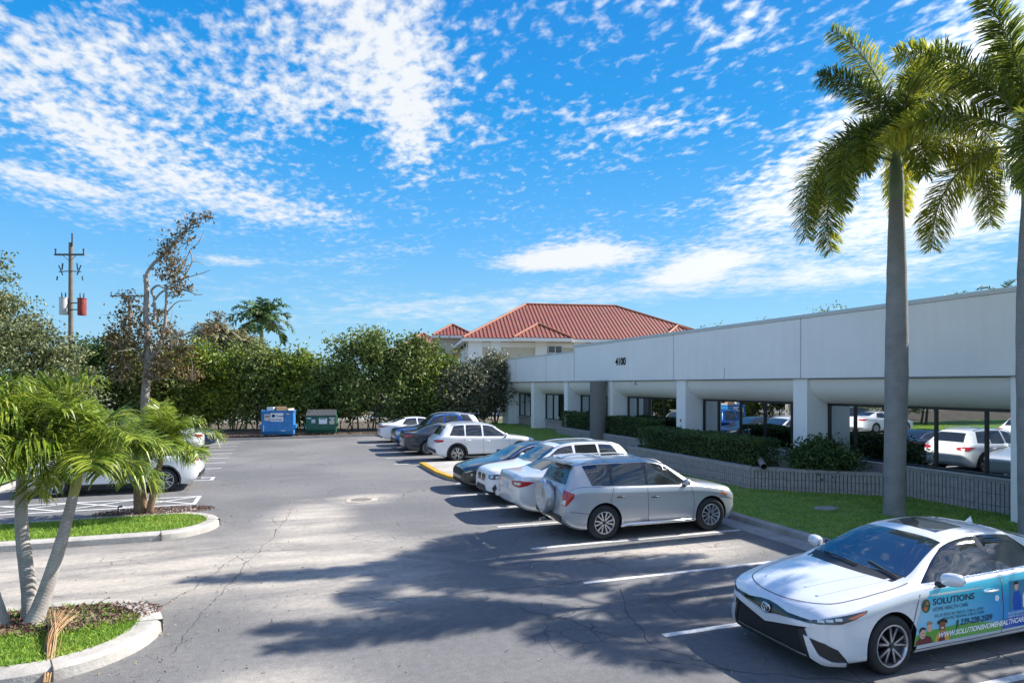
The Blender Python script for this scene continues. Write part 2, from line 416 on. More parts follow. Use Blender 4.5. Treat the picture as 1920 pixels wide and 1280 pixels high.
        def spoke(a0, a1, w0, w1, depth=.03, mi=0, r1=rr-.014, r0=.035):
            c0, s0, c1, s1 = math.cos(a0), math.sin(a0), math.cos(a1), math.sin(a1)
            A = Vector((c0*r0, 0, s0*r0)); B = Vector((c1*r1, 0, s1*r1)); d = (B-A).normalized(); n = Vector((-d.z, 0, d.x))
            vs = []
            for pnt, ww, yy in ((A, w0, y1-.002), (B, w1, y1+.006)):
                for sg in (-1, 1):
                    for dep in (0, -depth): vs.append((pnt.x+n.x*ww/2*sg, yy+dep, pnt.z+n.z*ww/2*sg))
            q.add(vs, [(0, 2, 6, 4), (1, 5, 7, 3), (0, 4, 5, 1), (2, 3, 7, 6), (4, 6, 7, 5)], mi)
        if style == 'ten':
            for k in range(5):
                a = 2*PI*k/5+.3
                for o in (-.13, .13): spoke(a+o*.2, a+o*2.0, .022, .016)
                for o in (-.13, .13): spoke(a+o*.25, a+o*2.0, .042, .05, .05, 1)
        elif style == 'five2':
            for k in range(5):
                a = 2*PI*k/5+.2
                for o in (-.1, .1): spoke(a+o, a+o*2.2, .028, .03)
        elif style == 'multi':
            for k in range(10): spoke(2*PI*k/10, 2*PI*k/10, .03, .026)
        elif style == 'twist':
            for k in range(6):
                a = 2*PI*k/6
                for o in (-.16, .16): spoke(a+o*.5, a+o*1.5, .022, .034)
        elif style == 'five':
            for k in range(5): spoke(2*PI*k/5+.3, 2*PI*k/5+.3, .06, .05)
        first = None
        for a in s.ax:
            for sg in (1, -1):
                if first is None:
                    o = t.build('wheel', TYRE, s.root, 40); ri = q.build('rim', [rimcol, dark], o, 40); first = o
                else:
                    o = first.copy(); COL.objects.link(o); c = first.children[0].copy(); COL.objects.link(c); c.parent = o
                o.location = (s.L/2-a, sg*(s.W/2-w/2-.015), s.r); o.rotation_euler = (0, (R.random()-.5)*.8, 0 if sg > 0 else PI)
    def arches(s, m=TRIM, w=.06):
        for a in s.ax:
            for sg in (1, -1):
                R0 = s.r+.048; R1 = R0+w; poly = []; A0, A1 = -.32, PI+.32; cz = s.r+.01
                for i in range(22):
                    t = A0+(A1-A0)*i/21; poly.append((a+R1*math.cos(t), 0, max(cz+R1*math.sin(t), s.zb(a)+.02)))
                for i in range(22):
                    t = A1-(A1-A0)*i/21; poly.append((a+R0*math.cos(t), 0, max(cz+R0*math.sin(t), s.zb(a)+.02)))
                mb = MB(); s.project(mb, poly, (0, -sg, 0), .012, .05); s.part('wheel_arch', mb, m, 50)
    def sill(s, m=TRIM, h=.12):
        a0, a1 = s.ax[0]+s.r+.05, s.ax[1]-s.r-.05
        s.side('sill', [(a0, s.zb(a0)+.01), (a1, s.zb(a1)+.01), (a1, s.zb(a1)+h), (a0, s.zb(a0)+h)], m, .01)
    def rails(s, a0, a1, m=SILVER, h=.045):
        for sg in (1, -1):
            pts = []
            for i in range(13):
                q = a0+(a1-a0)*i/12; e = min(1, min(i, 12-i)/1.5)
                pts.append((s.L/2-q, sg*(s.wt(q)-.045), s.zt(q)-.045+h*e+.01))
            mb = MB(); mb.tube(pts, .016, 8); s.part('roof_rail', mb, m, 60)
    def plate(s, z=.75, rear=True, m=PLATE, w=.31):
        q = s.hit(Vector((0, 0, z)), Vector((1 if rear else -1, 0, 0)), 0).x; mb = MB()
        mb.box((q+(-.006 if rear else .006), 0, z), (.02, w, .155), 0); o = s.part('license_plate', mb, m)
    def exhaust(s, y=.55, z=.27, both=True):
        for sg in ((1, -1) if both else (1,)):
            mb = MB(); mb.tube([(-s.L/2+.12, sg*y, z), (-s.L/2-.01, sg*y, z-.01)], .04, 12); s.part('exhaust_tip', mb, CHROME, 50)
    def place(s, xy, rz, label, cat='car', group=None, z=0, name='parked_car'):
        s.root.location = (xy[0], xy[1], z); s.root.rotation_euler = (0, 0, rz); s.root.name = name
        tag(s.root, label, cat, group); return s

def std_sedan(c, seam=True):
    f = c.fx
    c.windows([(1.52*f, 2.12*f, 2.72*f, 2.72*f), (2.80*f, 2.80*f, 3.38*f, 3.66*f)])
    c.screen(1.40*f, 2.16*f); c.screen(4.12*f, 3.42*f, name='rear_window', m=GLASS)
    if seam:
        z = .22
        c.seams([[(1.42*f, .3), (1.40*f, .6), (1.44*f, c.zs(1.44*f))], [(2.76*f, .24), (2.76*f, .6), (2.75*f, c.zs(2.75)+.02)], [(3.42*f, .62), (3.72*f, .85), (3.78*f, c.zs(3.8)+.0)], [(1.42*f, .25), (3.2*f, .25)]])
def std_suv(c):
    f = c.fx
    c.windows([(1.46*f, 2.05*f, 2.50*f, 2.50*f), (2.58*f, 2.58*f, 3.26*f, 3.30*f), (3.36*f, 3.34*f, 3.78*f, 4.02*f)])
    c.screen(1.34*f, 2.02*f)
    c.seams([[(1.36*f, .3), (1.34*f, .7), (1.38*f, c.zs(1.4)-.01)], [(2.54*f, .28), (2.54*f, c.zs(2.54)+.01)], [(3.28*f, .72), (3.42*f, .85), (3.34*f, c.zs(3.4)+.0)], [(1.36*f, .32), (3.1*f, .32)]])
def hatch_glass(c, s0=4.16, s1=4.40, w0=.52, w1=.6):
    f = c.fx; d = (1, 0, -.55)
    mb = MB(); c.project(mb, [(s0*f, w0, c.zt(s0*f)), (s1*f, w1, c.zt(s1*f)), (s1*f, -w1, c.zt(s1*f)), (s0*f, -w0, c.zt(s0*f))], d, .006, .06); c.part('rear_window', mb, GLASS)
# ------------------------------------------------------------------ the parked cars
W_PEARL = paint('pearl_white_paint', (.74, .76, .78), .15, .28)
W_SOLID = paint('white_paint', (.78, .79, .8), 0, .3)
SILV = paint('silver_paint', (.46, .48, .50), .5, .36)
SILV2 = paint('pale_silver_paint', (.66, .69, .72), .4, .3)
BLACKP = paint('black_paint', (.010, .011, .012), 0, .3)
NAVY = paint('dark_slate_paint', (.03, .038, .05), .2, .35)
BLUEP = paint('blue_paint', (.02, .10, .36), .5, .25)
DKBLUE = paint('deep_blue_paint', (.012, .03, .085), .5, .25)
GREY_LINE = 'cars parked in the right hand row'
LEFT_LINE = 'cars parked in the left hand row'

# --- white sedan with the printed doors, closest to the viewer
c = Car('sedan', W_PEARL, fine=3, over=dict(
    wm=[(0, .50), (.04, .64), (.11, .755), (.24, .845), (.45, .895), (.9, .92), (3.9, .92), (4.4, .885), (4.7, .81), (4.84, .7), (4.88, .6)],
    zb=[(0, .27), (.06, .2), (.2, .165), (.5, .16), (4.2, .18), (4.6, .24), (4.88, .40)]))
camry = c
c.windows([(1.50, 2.10, 2.70, 2.70), (2.80, 2.80, 3.38, 3.70)], m=GLASS)
c.screen(1.42, 2.18, inset=.045); c.screen(4.12, 3.42, name='rear_window', m=GLASS)
for sg in (1, -1):                                   # black centre pillar
    mb = MB(); c.project(mb, [(2.66, 0, c.zs(2.7)+.02), (2.66, 0, c.zt(2.7)-.075), (2.84, 0, c.zt(2.8)-.075), (2.84, 0, c.zs(2.8)+.02)], (0, -sg, 0), .006, .07); c.part('centre_pillar', mb, GLOSSBLK)
for sg in (1, -1):
    mb = MB(); lo = [(1.46+2.4*i/16, c.zs(1.46+2.4*i/16)+.012) for i in range(17)]
    c.project(mb, [(a, 0, z) for a, z in lo]+[(a, 0, z+.016) for a, z in lo[::-1]], (0, -sg, 0), .009, .1); c.part('window_trim', mb, CHROME)
c.seams([[(1.20, .22), (1.22, .45), (1.30, .62), (1.36, .80), (1.42, .93)], [(2.76, .26), (2.77, .6), (2.74, c.zs(2.75)+.02)],
         [(3.30, .42), (3.42, .66), (3.70, .86), (3.80, 1.0)], [(1.22, .24), (2.4, .25), (3.28, .27)]], w=.010)
mb = MB()
for sg in (1, -1):
    pl = spline([(.105, 0, 0), (.125, .25*sg, 0), (.20, .48*sg, 0), (.34, .64*sg, 0), (.62, .725*sg, 0), (1.0, .765*sg, 0), (1.36, .775*sg, 0)], 6); L_ = []
    for i, p in enumerate(pl): q = pl[min(i+1, len(pl)-1)]-pl[max(i-1, 0)]; n_ = Vector((-q.y, q.x, 0)).normalized()*.005; L_.append((p, n_))
    c.project(mb, [(p.x+n_.x, p.y+n_.y, 1) for p, n_ in L_]+[(p.x-n_.x, p.y-n_.y, 1) for p, n_ in L_[::-1]], (0, 0, -1), .0035, .03, skirt=False)
c.part('hood_gap', mb, GAP)
mb = MB()                                             # raised folds of the hood
for sg in (1, -1):
    for ln, w in (([(.34, .42), (.8, .52), (1.28, .60)], .03), ([(.42, .16), (.8, .26), (1.2, .36)], .018)):
        n = len(ln); pl = spline([(a, b*sg, 0) for a, b in ln], 8)
        L_ = [(p.x, p.y-w/2, 1) for p in pl]+[(p.x, p.y+w/2, 1) for p in pl[::-1]]
        c.project(mb, L_, (0, 0, -1), .0045, .05)
c.part('hood_crease', mb, W_PEARL, 80)
# front end: upper grille slot, lower mesh grille, blades, lamps
c.front('grille', [(-.66, .622), (-.42, .600), (-.16, .572), (0, .535), (.16, .572), (.42, .600), (.66, .622), (.64, .642), (.32, .640), (.13, .672), (0, .682), (-.13, .672), (-.32, .640), (-.64, .642)], GLOSSBLK, .006)
c.front('hood_lip', [(-.64, .575), (-.42, .532), (-.17, .478), (0, .44), (.17, .478), (.42, .532), (.64, .575), (.64, .612), (.42, .59), (.16, .562), (0, .525), (-.16, .562), (-.42, .59), (-.64, .612)], W_PEARL, .022)
mesh_grille = mat('grille_mesh', (.012, .012, .013), .55, bump=1.0, bscale=90)
o = c.front('lower_grille', [(-.60, .245), (.60, .245), (.53, .50), (.60, .56), (.42, .535), (.17, .482), (0, .445), (-.17, .482), (-.42, .535), (-.60, .56), (-.53, .50)], mesh_grille, .005)
mb = MB()
c.front('', [(-.70, .175), (.70, .175), (.62, .235), (-.62, .235)], None, .03, mb=mb)
for sg in (1, -1): c.front('', [(sg*.60, .235), (sg*.70, .235), (sg*.57, .545), (sg*.50, .505)], None, .016, mb=mb)
c.part('bumper_trim', mb, TRIM)
for sg in (1, -1):
    d = Vector((-.80, -.6*sg, 0))
    mb = MB(); c.project(mb, [(.08, sg*.585, .455), (.16, sg*.74, .42), (.25, sg*.83, .36), (.32, sg*.86, .26), (.36, sg*.875, .165), (.14, sg*.66, .165), (.08, sg*.58, .26)], d, .007, .04)
    c.part('air_vent', mb, TRIM)
    mb = MB(); c.project(mb, [(.06, sg*.55, .475), (.09, sg*.60, .455), (.13, sg*.69, .285), (.20, sg*.78, .235), (.31, sg*.86, .225), (.31, sg*.86, .185), (.15, sg*.71, .195), (.08, sg*.62, .25)], d, .034, .03)
    c.part('bumper_blade', mb, W_PEARL)
for sg in (1, -1):                                   # lamp units
    d = Vector((-.7, -.72*sg, -.12)); mb = MB()
    c.project(mb, [(.09, sg*.50, .60), (.13, sg*.60, .645), (.28, sg*.76, .705), (.62, sg*.88, .775), (.60, sg*.88, .745), (.45, sg*.87, .69), (.30, sg*.83, .645), (.14, sg*.66, .615)], d, .008, .03, mi=0)
    c.project(mb, [(.38, sg*.83, .70), (.59, sg*.88, .765), (.57, sg*.88, .742), (.42, sg*.86, .692)], d, .013, .03, mi=1)
    for a, y, z in ((.17, .66, .645), (.23, .72, .662), (.30, .775, .68)):
        c.project(mb, [(a-.02, sg*(y-.025), z-.012), (a+.03, sg*(y+.025), z-.008), (a+.03, sg*(y+.025), z+.020), (a-.02, sg*(y-.025), z+.012)], d, .013, .02, mi=2)
    c.part('headlight', mb, [DARKLENS, AMBER, CLEARL])
# emblem: three ovals
em = MB(); ex = c.hit(Vector((0, 0, .605)), Vector((-1, 0, 0)), .02).x
def oval(mb, cy, cz, ry, rz, x, t=.008, n=28):
    mb.tube([(x, cy+ry*math.cos(2*PI*k/n), cz+rz*math.sin(2*PI*k/n)) for k in range(n+1)], t, 6)
oval(em, 0, .605, .072, .052, ex); oval(em, 0, .628, .052, .018, ex+.004, .006); oval(em, 0, .605, .020, .045, ex+.004, .006)
c.part('emblem', em, CHROME, 80)
# sunroof, wiper, antenna
mb = MB(); c.project(mb, [(2.36, -.36, 1), (2.36, .36, 1), (2.86, .34, 1), (2.86, -.34, 1)], (0, 0, -1), .004, .06); c.part('sunroof', mb, GLASS)
mb = MB()
for ln in ([(1.33, .1), (1.40, -.5)], [(1.34, .66), (1.46, .15)]):
    pts = []
    for i in range(7):
        a = ln[0][0]+(ln[1][0]-ln[0][0])*i/6; y = ln[0][1]+(ln[1][1]-ln[0][1])*i/6
        pts.append(c.hit(Vector((c.L/2-a, y, 0)), Vector((0, 0, -1)), .02))
    mb.tube(pts, .010, 6)
mb2 = MB(); c.project(mb2, [(1.25, -.66, 1), (1.20, -.3, 1), (1.19, 0, 1), (1.20, .3, 1), (1.25, .66, 1), (1.42, .68, 1), (1.37, .3, 1), (1.355, 0, 1), (1.37, -.3, 1), (1.42, -.68, 1)], (0, 0, -1), .003, .05)
o = c.part('cowl_panel', mb2, TRIM); c.part('wiper', mb, TRIM, 60, parent=o)
mb = MB(); h = c.hit(Vector((c.L/2-3.45, 0, 0)), Vector((0, 0, -1)), 0)
mb.add([(h.x+.09, 0, h.z), (h.x-.06, .025, h.z-.012), (h.x-.06, -.025, h.z-.012), (h.x-.055, 0, h.z+.075)], [(0, 1, 3), (0, 3, 2), (1, 2, 3)]); c.part('antenna', mb, W_PEARL)
c.handles([(2.56, .80), (3.55, .85)], W_PEARL, .24); c.mirrors(1.74, W_PEARL, z=1.03, size=1.0)
c.light('taillight', [(4.5, .86, .98), (4.82, .7, .94), (4.87, .45, .9), (4.87, .45, .84), (4.80, .74, .82), (4.6, .86, .88)], REDL, (.7, -.7, 0))
c.wheels('ten', .238)
# --- printed wrap on both doors (near side)
def wrapmat():
    m, nt, b, N, L = newmat('printed_door_wrap'); g = N.new('ShaderNodeTexCoord'); sx = N.new('ShaderNodeSeparateXYZ'); L.new(g.outputs['Object'], sx.inputs[0])
    r1 = N.new('ShaderNodeMapRange'); r1.inputs['From Min'].default_value = 1.15; r1.inputs['From Max'].default_value = -1.4; L.new(sx.outputs[0], r1.inputs['Value'])
    cr = N.new('ShaderNodeValToRGB'); L.new(r1.outputs[0], cr.inputs[0]); e = cr.color_ramp.elements
    e[0].color = hexc(150, 205, 228); e[1].color = hexc(20, 80, 175)
    for p, col in ((.3, hexc(110, 195, 222)), (.58, hexc(55, 150, 210))): q = e.new(p); q.color = col
    r2 = N.new('ShaderNodeMapRange'); r2.inputs['From Min'].default_value = .68; r2.inputs['From Max'].default_value = .86; L.new(sx.outputs[2], r2.inputs['Value'])
    mx = N.new('ShaderNodeMix'); mx.data_type = 'RGBA'; L.new(r2.outputs[0], mx.inputs['Factor']); L.new(cr.outputs[0], mx.inputs['A']); mx.inputs['B'].default_value = hexc(60, 190, 215)
    L.new(mx.outputs['Result'], b.inputs['Base Color']); b.inputs['Roughness'].default_value = .3; b.inputs['Coat Weight'].default_value = .5
    return m
WRAP = wrapmat()
def flat(n, r, g, b_): return mat(n, hexc(r, g, b_), .4, coat=.3)
PG = flat('print_green', 95, 165, 60); PBLUE = flat('print_blue', 25, 80, 180); PM = flat('print_maroon', 110, 38, 40); PS = flat('print_skin', 226, 178, 150)
PS2 = flat('print_brown_skin', 150, 92, 62); PH = flat('print_dark_hair', 40, 26, 22); PY = flat('print_yellow', 225, 165, 60); PW = flat('print_white', 235, 242, 245)
PT = flat('print_dark_text', 35, 60, 80); PLB = flat('print_light_hair', 176, 130, 100); PTE = flat('print_teal', 70, 130, 165); PDG = flat('print_dark_green', 25, 95, 75); POR = flat('print_orange', 215, 105, 45)
PMATS = [WRAP, PG, PBLUE, PM, PS, PS2, PH, PY, PW, PT, PLB, PTE, PDG, POR]
mb = MB(); D0 = (0, -1, 0)
def dec(poly, mi, off, res=.08): c.project(mb, [(a, 0, z) for a, z in poly], D0, off, res, mi=mi, skirt=False)
def ell(a, z, ra, rz, n=14, t0=0, t1=2*PI): return [(a+ra*math.cos(t0+(t1-t0)*k/n), z+rz*math.sin(t0+(t1-t0)*k/n)) for k in range(n if t1-t0 > 6.2 else n+1)]
dec([(1.29, .29), (1.33, .55), (1.42, .72), (1.56, .90), (2.74, .945), (2.755, .60), (2.755, .30)], 0, .0035)
dec([(2.775, .30), (2.775, .6), (2.76, .945), (3.72, .985), (3.62, .84), (3.42, .70), (3.30, .50), (3.24, .31)], 0, .0035)
dec([(1.29, .295), (1.30, .41), (1.5, .445), (1.9, .465), (2.2, .46), (2.5, .43), (2.755, .385), (2.755, .305)], 1, .005)
dec([(2.775, .31), (2.775, .42), (3.30, .50), (3.24, .32)], 2, .005)
# children in the print: two boys and a girl, simple shapes
dec([(1.30, .295), (1.32, .345), (1.37, .385), (1.47, .40), (1.54, .375), (1.59, .30)], 3, .0065)
dec(ell(1.52, .485, .042, .055), 4, .0065); dec(ell(1.522, .52, .046, .034, t0=0, t1=PI), 10, .008)
dec(ell(1.41, .425, .048, .062), 4, .008); dec([(1.355, .435)]+ell(1.41, .455, .055, .045, t0=PI, t1=0)+[(1.45, .468), (1.40, .475)], 6, .0095)
for a in (1.395, 1.428): dec(ell(a, .432, .008, .006, 8), 6, .0105)
dec(ell(1.412, .395, .016, .005, 8), 3, .0105)
dec([(1.62, .30), (1.62, .36), (1.67, .42), (1.78, .42), (1.84, .36), (1.85, .30)], 7, .0065); dec([(1.67, .30), (1.69, .41), (1.76, .41), (1.78, .30)], 3, .0075)
dec(ell(1.725, .49, .052, .062), 5, .008); dec(ell(1.725, .525, .06, .038, t0=0, t1=PI), 6, .0095); dec(ell(1.665, .525, .022, .022), 6, .0095); dec(ell(1.785, .525, .022, .022), 6, .0095)
for a in (1.705, 1.745): dec(ell(a, .497, .008, .006, 8), 6, .0105)
dec(ell(1.725, .458, .024, .009, 8), 8, .0105)
dec([(1.68, .40), (1.685, .455), (1.70, .43)], 5, .0105); dec([(1.77, .40), (1.765, .455), (1.75, .43)], 5, .0105)
# bird, flower, round mark
dec([(1.93, .38), (1.95, .44), (1.955, .50), (1.985, .53), (2.0, .50), (1.985, .44)], 12, .0075)
for k in range(5): dec(ell(2.66+.022*math.cos(k*2*PI/5), .70+.022*math.sin(k*2*PI/5), .019, .019, 8), 8, .0075)
dec(ell(1.475, .735, .070, .080), 12, .0065); dec(ell(1.485, .765, .030, .026), 13, .008); dec(ell(1.465, .705, .032, .026), 13, .008); dec([(1.44, .742), (1.54, .728), (1.54, .738), (1.44, .752)], 12, .0095)
# two figures on the rear door
dec([(2.88, .52), (2.88, .88), (3.45, .88), (3.40, .70), (3.31, .52)], 11, .005)
dec([(2.95, .52), (2.94, .66), (2.97, .74), (3.05, .75), (3.10, .66), (3.09, .52)], 2, .0065); dec(ell(3.01, .805, .036, .05), 4, .0065); dec(ell(3.0, .835, .042, .034, t0=0, t1=PI), 6, .008)
dec([(3.12, .54), (3.12, .68), (3.16, .75), (3.26, .75), (3.30, .66), (3.29, .54)], 8, .0065); dec(ell(3.20, .80, .036, .05), 5, .0065); dec(ell(3.205, .83, .046, .04, t0=-.4, t1=PI+.2), 6, .008)
def words(s_, a, z, size, mi, sx=1.0, shear=0, off=.0085, bold=0, rise=.0):
    vs, fs = text_mesh(s_, size, shear=shear, sx=sx, off=bold)
    pts = [c.hit(Vector((c.L/2-(a+x), 0, z+y+rise*x)), Vector(D0), off) for x, y in vs]
    ff = []
    for f in fs:
        n = (pts[f[1]]-pts[f[0]]).cross(pts[f[2]]-pts[f[0]]); ff.append(f if n.y > 0 else f[::-1])
    mb.add(pts, ff, mi)
words('SOLUTIONS', 1.58, .735, .105, 9, 1.22, bold=.002)
words('HOME HEALTH CARE', 1.58, .66, .062, 9, .98)
words('SKILLED PEDIATRIC MEDICAL CARE AT HOME', 1.60, .590, .046, 9, .86)
words('PEDIATRIC PERSONAL CARE AT HOME', 1.74, .545, .046, 9, .86)
words('239-228-2509', 2.02, .452, .098, 9, .98, .2, bold=.002)
words('WWW.SOLUTIONSHOMEHEALTHCARE.COM', 1.66, .345, .086, 8, .99, .2, bold=.003, rise=.012)
words('SKILLED NURSING AND', 2.84, .478, .040, 8, .9)
words('CARE IN THE COMFORT', 2.84, .435, .040, 8, .9)
c.part('door_print', mb, PMATS, 180)
c.place((8.02, 6.42), PI, 'pearl white sedan with blue health care print on its doors', 'sedan', GREY_LINE)

# --- silver suv with covered spare wheel
c = Car('suv', SILV, L=4.42, H=1.66, W=1.82, r=.372, over=dict(
    zt=[(0, .70), (.03, .82), (.12, .93), (.4, 1.0), (.8, 1.06), (1.2, 1.12), (1.35, 1.18), (1.75, 1.42), (2.0, 1.55), (2.3, 1.62), (2.7, 1.65), (3.5, 1.65), (4.1, 1.625), (4.3, 1.58), (4.37, 1.5), (4.5, 1.22), (4.58, 1.10), (4.65, 1.0), (4.66, .85)],
    zs=[(0, .62), (.1, .78), (.3, .87), (.8, .975), (1.4, 1.04), (2.5, 1.07), (3.5, 1.10), (4.2, 1.13), (4.5, 1.08), (4.66, .82)],
    wt=[(0, .5), (.1, .62), (.35, .7), (1.35, .77), (1.9, .70), (2.3, .67), (3.6, .65), (4.2, .62), (4.4, .66), (4.6, .74), (4.66, .7)],
    wm=[(0, .58), (.06, .72), (.18, .83), (.4, .9), (.8, .94), (4.2, .94), (4.45, .91), (4.58, .87), (4.64, .82), (4.66, .76)]))
f = c.fx
c.windows([(1.46*f, 2.0*f, 2.52*f, 2.56*f), (2.62*f, 2.58*f, 3.42*f, 3.46*f), (3.52*f, 3.50*f, 4.12*f, 3.98*f)], top=.08)
for sg in (1, -1):
    for a in (2.57*f, 3.47*f): mb = MB(); c.project(mb, [(a-.07, 0, c.zs(a)+.03), (a-.08, 0, c.zt(a)-.08), (a+.06, 0, c.zt(a)-.08), (a+.07, 0, c.zs(a)+.03)], (0, -sg, 0), .003, .07); c.part('centre_pillar', mb, GLOSSBLK)
c.screen(1.34*f, 2.02*f)
c.seams([[(1.30, .34), (1.27, .7), (1.33, 1.02)], [(2.44, .30), (2.46, 1.08)], [(3.10, .40), (3.28, .62), (3.36, .85), (3.28, 1.1)], [(1.30, .34), (3.10, .36)], [(3.72, .55), (4.1, .62), (4.3, .64)]])
hatch_glass(c, 4.33, 4.53, .52, .60)
c.light('taillight', [(4.18, .86, 1.02), (4.40, .72, 1.08), (4.42, .70, .78), (4.33, .80, .76), (4.22, .87, .92)], [REDL, CLEARL], (.72, -.7, 0), inner=[([(4.34, .79, .88), (4.42, .70, .88), (4.42, .70, .80), (4.36, .78, .78)], 1)])
c.light('headlight', [(.10, .62, .70), (.18, .74, .80), (.5, .88, .90), (.5, .90, .80), (.2, .78, .68)], [CLEARL, AMBER], (-.72, -.7, 0), inner=[([(.34, .85, .80), (.5, .89, .88), (.5, .90, .80)], 1)])
c.handles([(2.28, .86), (3.12, .90)], TRIM, .18); c.mirrors(1.52, SILV, size=.95); c.wheels('twist', .235)
c.rails(1.95, 3.9, SILV, .05)
mb = MB()
for a in (2.4, 3.3):
    mb.tube([(c.L/2-a, -c.wt(a)+.05, c.zt(a)+.0), (c.L/2-a, 0, c.zt(a)+.03), (c.L/2-a, c.wt(a)-.05, c.zt(a)+.0)], .016, 8)
c.part('roof_cross_bar', mb, SILVER, 60)
mb = MB()                                             # spare wheel in its painted hard cover
xr = -c.L/2-.02
vs, prof, n = [], [(.001, .165), (.05, .16), (.08, .17), (.24, .17), (.27, .185), (.335, .175), (.36, .14), (.365, .03), (.34, -.01)], 40
for r0, h in prof:
    for k in range(n): vs.append((xr-h, -.02+r0*math.cos(2*PI*k/n), .86+r0*math.sin(2*PI*k/n)))
fs = [(i*n+k, i*n+(k+1) % n, (i+1)*n+(k+1) % n, (i+1)*n+k) for i in range(len(prof)-1) for k in range(n)]
mb.add(vs, fs); mb2 = MB(); mb2.tube([(xr+.03, -.02, .86), (xr-.09, -.02, .86)], .33, 32)
o = c.part('spare_wheel_cover', mb, SILV, 60); c.part('spare_tyre', mb2, TYRE, 60, parent=o)
mb = MB(); mb.bar((c.L/2-4.2, -.55, 1.625), (c.L/2-4.2, .55, 1.625), .22, .03, 0); c.part('roof_spoiler', mb, SILV, 60)
for sg in (1, -1):
    mb = MB(); mb.tube([(c.L/2-1.32, sg*.93, .30), (c.L/2-1.42, sg*.99, .32), (c.L/2-2.2, sg*1.0, .32), (c.L/2-3.0, sg*.99, .32), (c.L/2-3.12, sg*.92, .29)], .035, 10); c.part('running_board', mb, CHROME, 60)
c.rear('bumper_trim', [(-.72, .44), (.72, .44), (.68, .54), (-.68, .54)], TRIM, .02); c.exhaust(.5, .26, both=False)
c.place((7.78, 13.25), 0, 'silver SUV with a covered spare wheel on its back and chrome side steps', 'suv', GREY_LINE)

# --- pale silver sedan, tail to the aisle
c = Car('sedan', SILV2, L=4.75, H=1.49, W=1.80, r=.325); std_sedan(c)
c.light('taillight', [(4.30, .85, .93), (4.62, .72, .97), (4.73, .40, .95), (4.73, .42, .86), (4.66, .70, .80), (4.50, .80, .84)], [REDL, CLEARL], (.72, -.7, 0), inner=[([(4.60, .73, .92), (4.70, .52, .92), (4.70, .54, .87), (4.62, .72, .86)], 1)])
c.light('headlight', [(.10, .5, .62), (.3, .78, .70), (.62, .88, .77), (.5, .87, .68), (.16, .66, .60)], CLEARL, (-.72, -.7, 0))
c.rear('trunk_seam', [(-.62, .70), (.62, .70), (.62, .708), (-.62, .708)], GAP, .001); c.rear('chrome_bar', [(-.40, .90), (.40, .90), (.40, .935), (-.40, .935)], CHROME, .01)
c.rear('lower_valance', [(-.62, .28), (.62, .28), (.58, .40), (-.58, .40)], TRIM, .008); c.plate(.78)
c.handles([(2.5, .80), (3.5, .84)], CHROME, .18); c.mirrors(1.70, SILV2); c.wheels('five2', .22)
mb = MB(); h = c.hit(Vector((c.L/2-3.4, 0, 0)), Vector((0, 0, -1)), 0)
mb.add([(h.x+.09, 0, h.z), (h.x-.06, .025, h.z-.012), (h.x-.06, -.025, h.z-.012), (h.x-.055, 0, h.z+.07)], [(0, 1, 3), (0, 3, 2), (1, 2, 3)]); c.part('antenna', mb, SILV2)
c.place((7.75, 15.55), 0, 'pale silver sedan with wide red tail lamps, between two SUVs', 'sedan', GREY_LINE)

# --- white suv, nose to the aisle, twin kidney grille
c = Car('suv', W_SOLID, L=4.70, H=1.64, W=1.88); std_suv(c); hatch_glass(c)
for sg in (1, -1):
    mb = MB(); d = (-1, 0, 0)
    poly = [(sg*.035, .60), (sg*.30, .60), (sg*.36, .72), (sg*.33, .80), (sg*.035, .80)]
    c.project(mb, [(0, y, z) for y, z in poly], d, .012, .05, mi=1)
    c.project(mb, [(0, sg*.17+(y-sg*.17)*.86, .70+(z-.70)*.84) for y, z in poly], d, .018, .05, mi=0); c.part('kidney_grille', mb, [GLOSSBLK, CHROME])
    mb = MB(); d = (-.72, -.7*sg, 0)
    c.project(mb, [(.12, sg*.50, .70), (.20, sg*.74, .70), (.48, sg*.88, .78), (.46, sg*.88, .86), (.20, sg*.74, .83), (.10, sg*.50, .80)], d, .008, .04, mi=0)
    for cc, yy in ((.16, .62), (.28, .77)): c.project(mb, [(cc-.02, sg*(yy-.06), .72), (cc+.03, sg*(yy+.06), .735), (cc+.03, sg*(yy+.06), .80), (cc-.02, sg*(yy-.06), .79)], d, .014, .03, mi=1)
    c.part('headlight', mb, [DARKLENS, CLEARL])
    mb = MB(); c.project(mb, [(.15, sg*.76, .34), (.20, sg*.82, .46), (.17, sg*.79, .58), (.10, sg*.72, .46)], d, .01, .03); c.part('air_vent', mb, TRIM)
mb = MB(); c.front('', [(-.76, .24), (.76, .24), (.80, .36), (.45, .36), (.35, .50), (-.35, .50), (-.45, .36), (-.80, .36)], None, .012, mb=mb, d=(-1, 0, 0)); c.part('front_bumper', mb, TRIM)
c.front('skid_plate', [(-.42, .245), (.42, .245), (.36, .31), (-.36, .31)], SILVER, .03)
c.arches(); c.sill(); c.rails(1.9, 3.9, CHROME, .04); c.handles([(2.35, .88), (3.25, .92)], W_SOLID, .2); c.mirrors(1.62, W_SOLID); c.wheels('five2', .25)
c.light('taillight', [(4.2, .90, 1.0), (4.6, .75, 1.0), (4.66, .5, .96), (4.66, .5, .88), (4.5, .84, .84)], REDL, (.7, -.7, 0))
mb = MB(); c.project(mb, [(2.25, -.4, 1), (2.25, .4, 1), (3.3, .4, 1), (3.3, -.4, 1)], (0, 0, -1), .004, .08); c.part('sunroof', mb, GLASS)
c.place((7.74, 17.75), PI, 'white SUV facing the aisle with twin grille openings and black lower bumper', 'suv', GREY_LINE)
bmw = c

